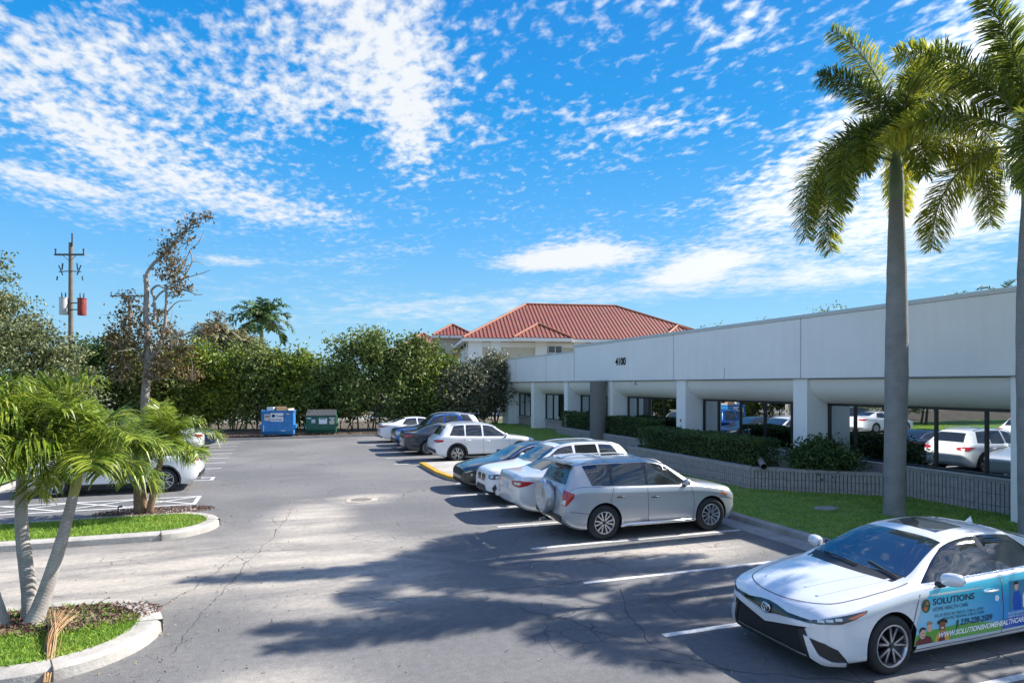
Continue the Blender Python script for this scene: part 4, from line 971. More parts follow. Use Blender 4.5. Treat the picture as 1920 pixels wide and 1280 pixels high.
class Loc:                                             # parts are drawn in world numbers and parented at the base
    def __init__(s, root): s.r = root; s.o = Vector(root.location)
    def part(s, mb, name, m, smooth=None, parent=None):
        mb.v = [tuple(Vector(v)-s.o) for v in mb.v]; return mb.build(name, m, parent or s.r, smooth)
B = Loc(bd)
mb = MB(); mb.box((16.05, 18, 4.485), (.3, 32, 1.99)); mb.box((16.06, 40.6, 4.32), (.28, 13.2, 1.66)); B.part(mb, 'fascia', STUCCO)
mb = MB(); mb.box((16.05, 18, 5.52), (.36, 32.1, .08)); mb.box((16.06, 40.65, 5.19), (.34, 13.3, .08)); B.part(mb, 'parapet_cap', CAPM)
mb = MB()
for y in (10.05, 16.75, 24.0, 34.02): mb.box((15.899, y, 4.485), (.012, .022, 1.98))
for y in (38.3, 44.0): mb.box((15.919, y, 4.32), (.012, .022, 1.64))
mb.box((15.897, 24.6, 3.505), (.016, 45.2, .03)); mb.box((15.897, 18, 5.44), (.016, 32, .018)); mb.box((15.899, 20.6, 3.75), (.012, .02, .42))
B.part(mb, 'panel_joint', REVEAL)
FINS = [(3.4, .55), (10.1, .5), (16.85, .6), (23.55, .65), (29.85, .55), (35.35, .5), (40.8, .5), (46.4, 1.4)]
for y, w_ in FINS:
    mb = MB(); z0 = -.02 if y < 30 else .2; mb.box((16.43, y, (3.485+z0)/2), (.93, w_, 3.485-z0)); B.part(mb, 'pier', STUCCO)
mb = MB(); ys = [f_[0] for f_ in FINS]
for i in range(len(FINS)-1):                         # bellied soffits between the piers
    a, b_ = FINS[i][0]+FINS[i][1]/2, FINS[i+1][0]-FINS[i+1][1]/2; n = 12; vs = []
    for j in range(n+1):
        t = PI/2*j/n; x = 16.93-.87*math.cos(t); z = 3.47-.78*math.sin(t); vs += [(x, a, z), (x, b_, z)]
    mb.add(vs, [(2*j, 2*j+2, 2*j+3, 2*j+1) for j in range(n)])
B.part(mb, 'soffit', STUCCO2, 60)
mb = MB(); mb.box((24, 24.4, 2.35), (13.8, 44.6, 4.7)); B.part(mb, 'rear_mass', STUCCO)
mb = MB(); mb.box((23.5, 24.4, 4.76), (14.6, 44.8, .12)); B.part(mb, 'roof', mat('roof_membrane', (.5, .5, .48), .9, var=.1))
def ribwall(mb, path, z0, z1, mi_r=0, mi_m=1, pitch=.105, courses=3, cap=True, thick=.2):
    for i in range(len(path)-1):
        a, b_ = Vector(path[i]), Vector(path[i+1]); d = (b_-a); l = d.length; d.normalize(); rz = math.atan2(d.y, d.x); nn = Vector((d.y, -d.x))
        c_ = (a+b_)/2-nn*(thick/2+.03); ztop = z1-(.09 if cap else 0)
        mb.box((c_.x, c_.y, (z0+ztop)/2), (l, thick, ztop-z0), mi_m, rz)
        k = int(l/pitch); ch = (ztop-z0)/courses
        for j in range(k):
            p = a+d*((j+.5)*l/k)
            for q in range(courses): mb.box((p.x-nn.x*.005, p.y-nn.y*.005, z0+ch*(q+.5)), (pitch*.80, .07, ch-.012), mi_r, rz)
        if cap:
            c_ = (a+b_)/2-nn*.10; nb_ = max(1, int(l/.62))
            for j in range(nb_):
                p = a.lerp(b_, (j+.5)/nb_)-nn*.10; mb.box((p.x, p.y, z1-.045), (l/nb_-.008, .30, .09), mi_r, rz)
base_walls = [(3.7, 9.84, 0), (10.36, 16.54, .0), (17.16, 23.2, 0), (30.15, 35.1, .2), (35.6, 40.55, .25), (41.05, 45.7, .25)]
for a, b_, z0 in base_walls:
    mb = MB(); ribwall(mb, [(16.78, b_), (16.78, a)], z0, .97, thick=.12) if a < 20 else None
    if a >= 20:
        for q in range(4): mb.box((16.86, (a+b_)/2, z0+.09+q*.185), (.12, b_-a, .175), 0)
    B.part(mb, 'block_base', [SPLIT, MORT])
def window(a, b_, z0, z1, mull, x=16.86):
    mb = MB()
    for y in [a+.035, b_-.035]+mull: mb.box((x, y, (z0+z1)/2), (.10, .06, z1-z0-.002))
    mb.box((x-.004, (a+b_)/2, z1-.04), (.10, b_-a-.004, .08)); mb.box((x-.004, (a+b_)/2, z0+.04), (.10, b_-a-.004, .08)); fr = B.part(mb, 'window', BLK)
    mb = MB(); mb.add([(x, a+.01, z0+.01), (x, b_-.01, z0+.01), (x, b_-.01, z1-.01), (x, a+.01, z1-.01)], [(0, 3, 2, 1)])
    o = B.part(mb, 'pane', MIRROR, parent=fr)
window(3.7, 9.84, .98, 2.70, [5.0, 6.4, 7.8]); window(10.36, 16.54, .98, 2.70, [11.5, 12.85, 14.2, 15.5]); window(17.16, 23.2, .98, 2.70, [18.15, 19.5, 20.85, 22.2])
window(25.0, 29.55, .25, 2.70, [26.2, 27.5, 28.6]); window(30.15, 35.1, .98, 2.70, [31.4, 32.7, 34.0]); window(35.6, 40.55, .98, 2.70, [36.8, 38.0, 39.3]); window(41.05, 45.7, .98, 2.70, [42.2, 43.4, 44.6])
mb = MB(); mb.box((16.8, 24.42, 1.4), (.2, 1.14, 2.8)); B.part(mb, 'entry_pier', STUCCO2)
SILLM = mat('sill_stone', (.42, .43, .44), .7)
for a, b_, z0 in base_walls: mb = MB(); mb.box((16.80, (a+b_)/2, .985), (.24, b_-a-.01, .035)); B.part(mb, 'window_sill', SILLM)
mb = MB(); mb.lathe([(.43, .0), (.43, 3.48)], 40, c=(15.52, 30.3, 0)); mb.add([(15.52+.43*math.cos(k*PI/20), 30.3+.43*math.sin(k*PI/20), 3.48) for k in range(40)], [tuple(range(40))]); B.part(mb, 'round_column', BC, 50)
mb = MB(); vs, fs = text_mesh('4100', .52, sx=1.0, off=.008); mb.add([(15.885, 29.12-x, 4.28+y) for x, y in vs], [f_[::-1] for f_ in fs]); mb.add([(15.872, 29.12-x, 4.28+y) for x, y in vs], fs); mb.add([(15.872, 29.12-x, 4.28+y) for x, y in vs], [f_[::-1] for f_ in fs]); B.part(mb, 'house_number', BLK)
mb = MB(); mb.box((15.958, 23.55, 1.78), (.012, .16, .20), 0); mb.box((15.958, 23.55, 1.5), (.012, .16, .24), 0); mb.box((15.95, 23.55, 1.79), (.008, .09, .11), 1); mb.box((15.95, 23.55, 1.5), (.008, .1, .02), 2); mb.box((15.95, 23.55, 1.56), (.008, .1, .02), 2); B.part(mb, 'notice', [mat('notice_white', (.75, .75, .75), .5), mat('notice_red', (.45, .05, .05), .5), BLK])
mb = MB(); mb.tube([(15.95, 27.4, 3.48), (15.95, 27.4, 3.38)], .05, 10); mb.lathe([(.075, 3.39), (.08, 3.34), (.05, 3.28), (.001, 3.27)], 14, c=(15.95, 27.4, 0)); B.part(mb, 'dome_camera', mat('camera_white', (.7, .7, .7), .4), 50)
# planters
def planter(path, z0, z1, label):
    r_ = empty('planter', (path[0][0], path[0][1], 0)); tag(r_, label, 'planter wall'); LL = Loc(r_)
    mb = MB(); ribwall(mb, path, z0, z1, pitch=.1, courses=3); LL.part(mb, 'block_wall', [SPLIT, MORT]); return r_
planter([(16.0, 24.1), (13.45, 23.6), (13.55, 16.3), (16.2, 13.95), (16.72, 13.75)], 0, .78, 'long ribbed grey block planter wall in front of the nearer windows')
planter([(16.5, 36.3), (15.62, 35.9), (15.62, 27.2), (15.62, 25.4)], .05, .80, 'low grey block planter wall behind the round column')
mb = MB(); mb.add([(13.7, 16.5, .7), (16.7, 14.2, .7), (16.7, 24, .7), (13.65, 23.5, .7)], [(0, 1, 2, 3)]); mb.add([(15.8, 25.4, .7), (16.8, 25.4, .7), (16.8, 36, .7), (15.8, 36, .7)], [(0, 1, 2, 3)]); struct(mb.build('planter_soil', SOIL))
mb = MB(); mb.tube([(13.55, 15.72, .86), (13.8, 16.1, .9), (14.4, 16.9, .92)], .09, 14, cap=False); mb.lathe([(.001, 0), (.08, 0)], 12, c=(14.4, 16.9, .9)); o = mb.build('drain_pipe', mat('pipe_grey', (.22, .2, .18), .6), None, 60); tag(o, 'short grey drain pipe lying on the planter wall between hedge and round shrub', 'pipe')
# ------------------------------------------------------------------ plants
LEAF_Y = leafmat('leaf_yellow_green', [(0.035, 0.059, 0.014), (0.118, 0.189, 0.024), (0.283, 0.366, 0.041), (0.496, 0.496, 0.071)], .25)
LEAF_G = leafmat('leaf_mid_green', [(0.035, 0.059, 0.021), (0.094, 0.153, 0.033), (0.224, 0.283, 0.071), (0.425, 0.448, 0.165)], .22)
LEAF_D = leafmat('leaf_dull_green', [(0.038, 0.050, 0.032), (0.106, 0.123, 0.067), (0.212, 0.224, 0.123), (0.468, 0.404, 0.336)], .15)
LEAF_DK = leafmat('leaf_dark_green', [(0.031, 0.063, 0.021), (0.078, 0.143, 0.037), (0.156, 0.234, 0.052)], .15)
LEAF_OLIVE = leafmat('leaf_grey_olive', [(.05, .06, .025), (.12, .145, .055), (.21, .24, .10), (.36, .36, .19)], .2, wn=.3)
LEAF_AUT = leafmat('leaf_autumn', [(.05, .055, .025), (.12, .11, .04), (.20, .14, .055), (.26, .15, .06), (.14, .16, .05)], .3)
HEDGE = leafmat('leaf_hedge', [(0.014, 0.032, 0.011), (0.039, 0.080, 0.021), (0.088, 0.151, 0.035), (0.142, 0.177, 0.053)], .15)
PALM_Y = leafmat('palm_yellow_green', [(.025, .055, .008), (.07, .14, .012), (.17, .25, .025), (.30, .38, .04), (.40, .44, .07)], .38, .35, wn=.35)
PALM_F = leafmat('foxtail_green', [(.04, .07, .022), (.14, .19, .035), (.42, .44, .04), (.80, .54, .05)], .48, .4, .42, .72)
PALM_D = leafmat('palm_dark', [(0.031, 0.068, 0.020), (0.068, 0.136, 0.034), (0.153, 0.221, 0.060)], .2)
PALM_B = leafmat('palm_grey_brown', [(0.084, 0.098, 0.042), (0.182, 0.182, 0.084), (0.336, 0.294, 0.168)], .2)
BARK = mat('bark_brown', (.10, .08, .06), .9, var=.3, scale=6, bump=.6)
BARKP = mat('bark_pale', (.34, .31, .28), .85, var=.35, scale=4, bump=.6, bscale=18)
def ringbark(name, ca, cb, scale=9.0):
    m, nt, b, N, L = newmat(name); tc = N.new('ShaderNodeTexCoord'); w_ = N.new('ShaderNodeTexWave'); w_.wave_type = 'BANDS'; w_.bands_direction = 'Z'
    w_.inputs['Scale'].default_value = scale; w_.inputs['Distortion'].default_value = 3.0; w_.inputs['Detail'].default_value = 4; w_.inputs['Detail Scale'].default_value = 2; L.new(tc.outputs['Object'], w_.inputs[0])
    n = N.new('ShaderNodeTexNoise'); n.inputs['Scale'].default_value = 3; n.inputs['Detail'].default_value = 8; L.new(tc.outputs['Object'], n.inputs[0])
    mx = N.new('ShaderNodeMix'); mx.data_type = 'RGBA'; mx.inputs['A'].default_value = ca+(1,); mx.inputs['B'].default_value = cb+(1,)
    ma = N.new('ShaderNodeMath'); ma.operation = 'MULTIPLY_ADD'; L.new(w_.outputs['Fac'], ma.inputs[0]); ma.inputs[1].default_value = .42; L.new(n.outputs['Fac'], ma.inputs[2])
    mr = N.new('ShaderNodeMapRange'); mr.inputs['From Min'].default_value = .38; mr.inputs['From Max'].default_value = .95; L.new(ma.outputs[0], mr.inputs[0]); L.new(mr.outputs[0], mx.inputs['Factor'])
    L.new(mx.outputs['Result'], b.inputs['Base Color']); b.inputs['Roughness'].default_value = .85
    bp = N.new('ShaderNodeBump'); bp.inputs['Strength'].default_value = .45; bp.inputs['Distance'].default_value = .012; L.new(w_.outputs['Fac'], bp.inputs['Height']); L.new(bp.outputs[0], b.inputs['Normal'])
    return m
RING_G = ringbark('palm_trunk_grey', (.19, .185, .18), (.31, .30, .29), 8)
RING_P = ringbark('palm_trunk_pale', (.20, .17, .155), (.54, .50, .47), 17)
SHAFT = mat('crownshaft_green', (.24, .31, .20), .5, var=.15, scale=4)
SHAFT2 = mat('crownshaft_yellow', (.36, .34, .10), .5, var=.4, scale=5)

def leaf_quads(mb, rnd, p, size, mi=0, up=.3, asp=.55):
    d = Vector((rnd.gauss(0, 1), rnd.gauss(0, 1), rnd.gauss(0, 1)*.8)).normalized(); a = d.orthogonal().normalized(); a.rotate(Matrix.Rotation(rnd.random()*6.28, 3, d)); b_ = d.cross(a)
    s_ = size*rnd.uniform(.6, 1.25); a *= s_; b_ *= s_*asp; f = d*s_*.18
    mb.add([p-a*.5, p-b_*.5+f, p+a*.5, p+b_*.5+f], [(0, 1, 2, 3)], mi)
def crown(mb, rnd, blobs, n, size, mi=0, shell=.42):
    """leaves in clumps spread through ellipsoid blobs"""
    tot = sum(b_[3]*b_[4]*b_[5] for b_ in blobs)
    for bx, by, bz, rx, ry, rz in blobs:
        k = int(n*rx*ry*rz/tot); ncl = max(6, k//26); cl = []
        for _ in range(ncl):
            v = Vector((rnd.gauss(0, 1), rnd.gauss(0, 1), rnd.gauss(0, 1))).normalized(); r_ = shell+(1.05-shell)*rnd.random()**.7
            r_ *= 1+.22*noise.noise(Vector((bx+v.x*1.7, by+v.y*1.7, bz+v.z*1.7)))*1.6
            cl.append((Vector((bx+v.x*rx*r_, by+v.y*ry*r_, bz+v.z*rz*r_)), rnd.uniform(.5, 1.3)))
        for _ in range(k):
            c_, q = cl[rnd.randrange(ncl)]; sp = size*1.5*q
            leaf_quads(mb, rnd, c_+Vector((rnd.gauss(0, sp), rnd.gauss(0, sp), rnd.gauss(0, sp*.7))), size, mi)
def tree(name, label, xc, d, blobs, n, size, lm, stems=4, group=None, cat='tree', seed=1, bark=None, z0=.1, sr=.06):
    rnd = random.Random(seed); x, y = P(xc, d); root = empty(name, (x, y, z0)); tag(root, label, cat, group)
    mb = MB(); crown(mb, rnd, blobs, n, size); mb.build('crown', lm, root)
    mb = MB(); tops = [Vector(b_[:3]) for b_ in blobs]
    for i in range(stems):
        t = tops[i % len(tops)]; a = Vector((rnd.uniform(-1, 1)*abs(tops[0].z)*.16, rnd.uniform(-.4, .4), -.05)) if stems > 1 else Vector((0, 0, -.05))
        if stems > 1: a.x += t.x*.6; a.y += t.y*.3
        pts = spline([a, a.lerp(t, .4)+Vector((rnd.uniform(-.2, .2), rnd.uniform(-.2, .2), 0)), t], 5); r0 = sr*rnd.uniform(.7, 1.4)
        mb.tube(pts, [r0*(1-.7*j/(len(pts)-1)) for j in range(len(pts))], 6)
        for _ in range(2):
            s_ = pts[rnd.randrange(3, 8)]; e = s_+Vector((rnd.uniform(-1, 1), rnd.uniform(-1, 1), rnd.uniform(.5, 1.4)))*.9; mb.tube([s_, s_.lerp(e, .5)+Vector((0, 0, .1)), e], [r0*.5, r0*.35, r0*.15], 5)
    mb.build('trunk', bark or BARK, root, 60); return root
ROWG = 'leafy trees in the screen behind the bins'
row = [ # px centre, top y, half width px, distance, leaf, label
 (196, 640, 60, 45, LEAF_DK, 'dark green tree filling the gap between the big olive tree and the bare-topped tree'),
 (300, 668, 62, 44.5, LEAF_G, 'mid green bushy tree right behind the pale forked trunk'),
 (368, 652, 58, 45.5, LEAF_Y, 'yellow green bushy tree below the grey fan palms, left of the tall royal palm'),
 (438, 668, 56, 46, LEAF_Y, 'yellow green tree straight behind the space left of the blue bin'),
 (505, 655, 60, 46, LEAF_G, 'green tree with light tips directly behind the blue bin'),
 (566, 668, 56, 46.5, LEAF_Y, 'lower light green tree between the blue and the green bin'),
 (628, 682, 50, 46.5, LEAF_G, 'lowest green tree of the screen, directly behind the green bin'),
 (690, 628, 64, 46, LEAF_G, 'tallest rounded green tree of the screen, right of the green bin'),
 (765, 640, 62, 47, LEAF_G, 'rounded grey green tree above the small drooping palm'),
 (822, 678, 38, 48, LEAF_Y, 'small bright green tree in front of the red roofed house corner'),
 (868, 690, 44, 47.5, LEAF_D, 'dull grey leaved shrub tree left of the white building end'),
 (925, 668, 46, 49, LEAF_D, 'dull dark shrub tree touching the end of the white building')]
for i, (px, ty, hw, d, lm, lab) in enumerate(row):
    rnd = random.Random(40+i); s_ = d/1220; xc = (px-960)*s_; top = 3.75+(721-ty)*s_; w_ = hw*s_*1.02; bl = []
    for k in range(9):
        t = rnd.random(); zz = 1.9+(top-2.9)*k/8*(.85+.25*rnd.random()); wx = w_*(1-.5*(k/8)**1.6); bl.append((rnd.uniform(-1, 1)*wx*.75, rnd.uniform(-.8, .8), min(zz, top-1.35), rnd.uniform(.8, 1.25), rnd.uniform(.9, 1.3), rnd.uniform(.75, 1.15)))
    bl.append((rnd.uniform(-.5, .5)*w_, 0, top-.75, .7, .8, .7))
    for k in range(5): bl.append((rnd.uniform(-1, 1)*w_, rnd.uniform(-.4, .4), top-rnd.uniform(.7, 2.2), rnd.uniform(.3, .6), .5, rnd.uniform(.4, .9)))
    bl += [(rnd.uniform(-1, 1)*w_, .3, rnd.uniform(.8, 1.5), .9, .8, .6) for _ in range(3)]
    tree('bushy_tree', lab, xc, d, bl, 8500, .27, lm, 8, ROWG, seed=60+i, sr=.05)
# distant wood behind, one mass
rnd = random.Random(5); mb = MB(); bl = []
for k in range(46):
    xc = -66+k*1.75; bl.append((*P(xc, rnd.uniform(80, 90)), rnd.uniform(1.5, 3.2), 2.6, 2.2, rnd.uniform(2.0, 3.0)))
crown(mb, rnd, bl, 16000, .6); o = mb.build('far_wood', LEAF_DK); tag(o, 'dark green band of distant trees seen through the gaps of the screen', 'wood', kind='stuff')
# big olive tree at the left
bl = [(-5.6, 0, 11.2, 1.8, 2.0, 1.6), (-7.5, 0, 9.0, 2.3, 2.2, 2.2), (-5.2, 0, 9.6, 2.1, 2.2, 1.9), (-3.4, .4, 8.0, 2.0, 2.2, 1.9), (-1.7, 0, 6.1, 1.9, 2.2, 1.7), (-.2, 0, 4.9, 1.7, 2, 1.4), (-3.0, .3, 5.8, 2.2, 2.2, 2.0), (-6.5, 0, 5.2, 2.6, 2.4, 2.2), (-4.2, -.4, 4.2, 2.6, 2.4, 2.0), (-1.5, 0, 3.7, 2.1, 2.2, 1.9), (.3, 0, 3.5, 1.8, 1.8, 1.8), (.9, 0, 2.3, 1.5, 1.6, 1.3), (-.9, -.2, 4.9, 1.6, 1.8, 1.3), (-8.5, 0, 7.0, 2.6, 2.4, 2.4), (-3, 0, 2.2, 2.6, 2.0, 1.5), (-6.0, .2, 10.0, 1.4, 1.3, 1.1)]
tree('spreading_tree', 'large spreading olive grey tree filling the left edge behind the utility pole foot', -23.5, 33, bl, 58000, .18, LEAF_OLIVE, 7, cat='tree', seed=11, sr=.13)
# pale trunked tree with sparse autumn leaves
def QT(px, py, dep=0): return Vector(((px-272)*.0328, dep, 3.3+(721-py)*.0328-.1))
xq, yq = P(-22.55, 40); rt = empty('sparse_tree', (xq, yq, .1), -math.atan2(SN, CS)); tag(rt, 'tall half bare tree with a pale forked trunk and rusty brown leaves', 'tree')
mb = MB(); rnd = random.Random(21)
def limb(pts, r0, r1, n=7, sub=5):
    p = spline([QT(*q) for q in pts], sub); L_ = len(p); mb.tube(p, [r0+(r1-r0)*j/(L_-1) for j in range(L_)], n); return p
limb([(272, 818), (272, 745), (276, 690), (277, 640), (274, 590), (275, 540), (272, 515)], .27, .13, 10)
limb([(274, 705), (286, 668), (300, 645), (309, 610), (312, 560), (310, 540)], .2, .06, 8)
limb([(272, 530), (276, 512), (290, 492), (315, 470), (338, 440), (350, 425, .3), (366, 414), (388, 404)], .12, .03)
limb([(338, 440), (352, 430), (372, 424)], .05, .02); limb([(290, 600), (289, 560), (284, 545), (296, 535), (310, 540), (330, 528)], .09, .04)
limb([(284, 575), (300, 550), (325, 540), (350, 545), (368, 552), (380, 552)], .07, .02); limb([(330, 528), (352, 520), (380, 512), (394, 506)], .04, .015)
limb([(310, 590), (322, 575), (335, 565), (360, 563)], .05, .015); limb([(345, 500), (356, 470), (372, 455), (382, 432)], .04, .015); limb([(356, 470), (360, 490), (345, 520), (330, 540)], .04, .03)
limb([(360, 490), (372, 492), (382, 496)], .03, .012); limb([(276, 690), (262, 660), (240, 640), (225, 610)], .08, .03); limb([(277, 640), (262, 625), (250, 600), (246, 575)], .06, .02)
limb([(340, 630), (372, 617), (395, 612), (415, 595)], .05, .02); limb([(309, 610), (325, 625), (345, 625)], .05, .03); limb([(272, 720), (300, 690), (340, 680)], .05, .02)
cl = [(372, 418, 11, 40), (388, 404, 10, 36), (352, 424, 13, 50), (340, 445, 18, 80), (322, 462, 17, 90), (306, 478, 13, 60), (325, 490, 18, 110), (342, 505, 14, 60), (318, 515, 18, 110), (335, 530, 15, 70), (322, 545, 12, 60), (355, 540, 8, 20),
      (250, 558, 13, 60), (240, 585, 22, 150), (262, 605, 22, 150), (225, 610, 20, 150), (212, 635, 16, 120), (238, 640, 26, 220), (268, 640, 24, 180), (300, 615, 22, 170), (318, 640, 26, 240), (340, 655, 20, 160), (215, 665, 16, 120), (245, 675, 26, 230), (285, 670, 22, 150), (325, 680, 22, 180), (300, 700, 20, 140), (222, 700, 22, 150), (395, 612, 12, 40), (412, 596, 13, 60), (380, 620, 10, 35), (350, 700, 20, 140), (290, 585, 10, 50)]
tw = mb; mb = MB()
for px, py, r_, k in cl:
    c_ = QT(px, py, rnd.uniform(-.6, .6)); rr_ = r_*.0328
    for _ in range(7):
        e_ = c_+Vector((rnd.gauss(0, rr_), rnd.gauss(0, rr_), rnd.gauss(0, rr_))); st_ = c_+Vector((rnd.gauss(0, .1), 0, -rr_*.6)); tw.tube([st_, st_.lerp(e_, .5)+Vector((rnd.uniform(-.12, .12), 0, .08)), e_], [.022, .016, .008], 4)
    for _ in range(int(k*1.25)): leaf_quads(mb, rnd, c_+Vector((rnd.gauss(0, rr_*.62), rnd.gauss(0, rr_*.7), rnd.gauss(0, rr_*.55))), .23)
mb.build('crown', LEAF_AUT, rt); tw.build('trunk', BARKP, rt, 60)
# ------------------------------------------------------------------ palms
def frond_geo(mb, rnd, base, az, el, length, droop, nl, ll, lw, mode='flat', r0=.022, mi=0, mr=1, bend=0.0, start=.14, early=True):
    p = Vector(base); steps = 14; path = [p.copy()]; dirs = []; e = el; a = az
    for i in range(steps):
        d = Vector((math.cos(a)*math.cos(e), math.sin(a)*math.cos(e), math.sin(e))); dirs.append(d); p = p+d*length/steps; path.append(p.copy())
        e -= droop/steps*((.5+1.0*i/steps) if mode != 'fox' else (1.75-1.5*i/steps if early else .45+1.1*i/steps)); a += bend/steps
    dirs.append(dirs[-1]); mb.tube(path, [r0*(1-.85*i/steps) for i in range(steps+1)], 5, mr)
    for k in range(nl):
        t = start+(1-start)*(k+rnd.random()*.6)/nl; f = t*steps; i = min(int(f), steps-1); q = path[i].lerp(path[i+1], f-i); d = dirs[i]
        side = d.cross(Vector((0, 0, 1))); side = side.normalized() if side.length > .15 else Vector((math.sin(az), -math.cos(az), 0)); upv = side.cross(d).normalized()
        env = math.sin(PI*(.12+.80*(t-start)/(1-start)))**.6; l = ll*env*rnd.uniform(.85, 1.12)
        if mode == 'fox': angs = [rnd.uniform(0, 2*PI) for _ in range(7)]; fw = .6
        else: angs = [rnd.uniform(-.1, .75), PI-rnd.uniform(-.1, .75)]; fw = .6
        for th in angs:
            o = side*math.cos(th)+upv*math.sin(th); v = (o+d*fw*rnd.uniform(.8, 1.3)).normalized(); wv = v.cross(upv if abs(v.dot(upv)) < .9 else side).normalized()*lw/2
            sag = Vector((0, 0, -1))*l*(.22 if mode == 'fox' else .38)*rnd.uniform(.3, 1.7)
            m1 = q+v*l*.45+sag*.18; m2 = q+v*l*.8+sag*.6; tip = q+v*l*.98+sag*1.15
            mb.add([q-wv*.5, q+wv*.5, m1+wv, m1-wv, m2+wv*.8, m2-wv*.8, tip], [(0, 1, 2, 3), (3, 2, 4, 5), (5, 4, 6)], mi)
PET = mat('palm_petiole', (.20, .24, .08), .55)
def palm(name, label, base, trunks, fr, lm, tm, sm=SHAFT, group=None, cat='palm', seed=1, petm=PET):
    """trunks: lists of (x, y, z, r) from base to crown; fr: function giving frond tuples"""
    rnd = random.Random(seed); root = empty(name, base); tag(root, label, cat, group)
    for tr in trunks:
        pts = [Vector(t[:3]) for t in tr['path']]; rs = tr['r']; sp_ = spline([(*p, r_) if False else p for p in pts], 6); L_ = len(sp_)
        ri = pchip([(i/(len(rs)-1), q) for i, q in enumerate(rs)]); mb = MB(); mb.tube(sp_, [ri(j/(L_-1))*(1+.02*math.sin(j*9)) for j in range(L_)], 16); mb.build('trunk', tm, root, 60)
        top = pts[-1]
        if tr.get('shaft'):
            h, r_ = tr['shaft']; lean = (sp_[-1]-sp_[-3]).normalized(); mb = MB(); mb.tube([top-lean*.02, top+lean*h*.3, top+lean*h*.7, top+lean*h], [r_*1.02, r_*1.08, r_*.9, r_*.55], 14); mb.build('crownshaft', sm, root, 60); top = top+lean*h
        for a in fr(rnd, top, tr):
            mb = MB(); frond_geo(mb, rnd, *a['p'], **a['k']); mb.build('frond', [lm, petm], root)
    return root
def fox_fronds(n=15, L_=3.2):
    def f(rnd, top, tr):
        out = []
        for i in range(n if not isinstance(n, list) else 0):
            t = i/(n-1); az = i*2.39996+tr.get('az', 0); el = rad(80-78*t+rnd.uniform(-6, 6)); out.append(dict(p=(top+Vector((0, 0, -.05-.1*t)), az, el, L_*rnd.uniform(.88, 1.08)*(.8 if i == 0 else 1), rad(88+42*t+rnd.uniform(-10, 12)), 84, .56, .032), k=dict(mode='fox', r0=.035, bend=rnd.uniform(-.3, .3), start=.2)))
        if isinstance(n, list):       # (direction in degrees measured from the row's cross axis, rise, length, droop)
            for i, (a, el, l, dr) in enumerate(n): out.append(dict(p=(top+Vector((0, 0, -.02*i)), rad(a-19.6), rad(el), l, rad(dr), 96, .54, .027), k=dict(mode='fox', r0=.035, bend=rnd.uniform(-.25, .25), start=.18, early=dr > 100)))
        return out
    return f
palm('foxtail_palm', 'tall foxtail palm with a grey bulging trunk standing in the lawn before the mirrored windows', (14.15, 11.85, .1),
     [dict(path=[(0, 0, -.1), (-.02, 0, .5), (.05, .0, 3.4), (.06, 0, 5.6), (.05, 0, 7.7)], r=[.285, .235, .255, .225, .155], shaft=(1.25, .155), az=.4)], fox_fronds([(172, 84, 3.5, 60), (183, 74, 2.9, 98), (190, 66, 3.1, 150), (181, 40, 4.2, 132), (205, 48, 3.6, 138), (160, 42, 3.3, 130), (-6, 34, 3.5, 120), (8, 72, 3.6, 88), (340, 66, 3.5, 95), (300, 66, 3.2, 135), (250, 58, 3.1, 135), (332, 48, 3.3, 140), (222, 70, 3.0, 140), (60, 58, 3.0, 125), (120, 60, 3.0, 125), (270, 84, 2.7, 90), (348, 14, 3.5, 98), (186, 24, 3.5, 122), (20, 86, 3.0, 50)]), PALM_F, RING_G, seed=5)
fp2 = palm('foxtail_palm', 'second foxtail palm cut by the right edge of the photo, yellow green fronds', (14.3, 8.85, .1),
     [dict(path=[(0, 0, -.1), (-.02, 0, .5), (-.05, .0, 3.4), (-.10, 0, 5.2), (-.06, 0, 6.9)], r=[.285, .235, .25, .21, .15], shaft=(1.25, .15), az=2.6)], fox_fronds([(184, 56, 3.5, 75), (172, 34, 3.0, 90), (150, 70, 3.2, 90), (190, 82, 3.2, 50), (90, 82, 3.0, 60), (0, 60, 3.2, 120), (40, 40, 3.3, 120), (320, 50, 3.2, 120), (280, 62, 3.0, 120), (230, 50, 3.0, 130), (340, 20, 3.2, 110), (120, 35, 3.2, 120)]), PALM_F, RING_G, seed=9)
c3 = copy_tree(fp2); c3.location = (15.2, 5.5, -1.2); c3.scale = (.85, .85, .95); c3.rotation_euler = (0, 0, 1.9)
for q in [o for o in c3.children if o.name.startswith('frond')][::2]: bpy.data.objects.remove(q)
c3['label'] = 'foxtail palm standing outside the frame whose fronds shade the asphalt'
def adon(n=11, L_=1.5, ll=.5, el0=70, lw=.036):
    def f(rnd, top, tr):
        out = []
        for i in range(n):
            t = i/(n-1); az = i*2.39996+tr.get('az', 0); el = rad(el0-68*t+rnd.uniform(-8, 8)); out.append(dict(p=(top, az, el, L_*rnd.uniform(.85, 1.1)*tr.get('s', 1), rad(92+24*t+rnd.uniform(-12, 12)), 82, ll*tr.get('s', 1), lw), k=dict(mode='flat', r0=.02, bend=rnd.uniform(-.5, .5), start=.12)))
        return out
    return f
bx, by = P(-6.45, 8.75)
def LP(xc, d, z, b=(bx, by)): x, y = P(xc, d); return (x-b[0], y-b[1], z)
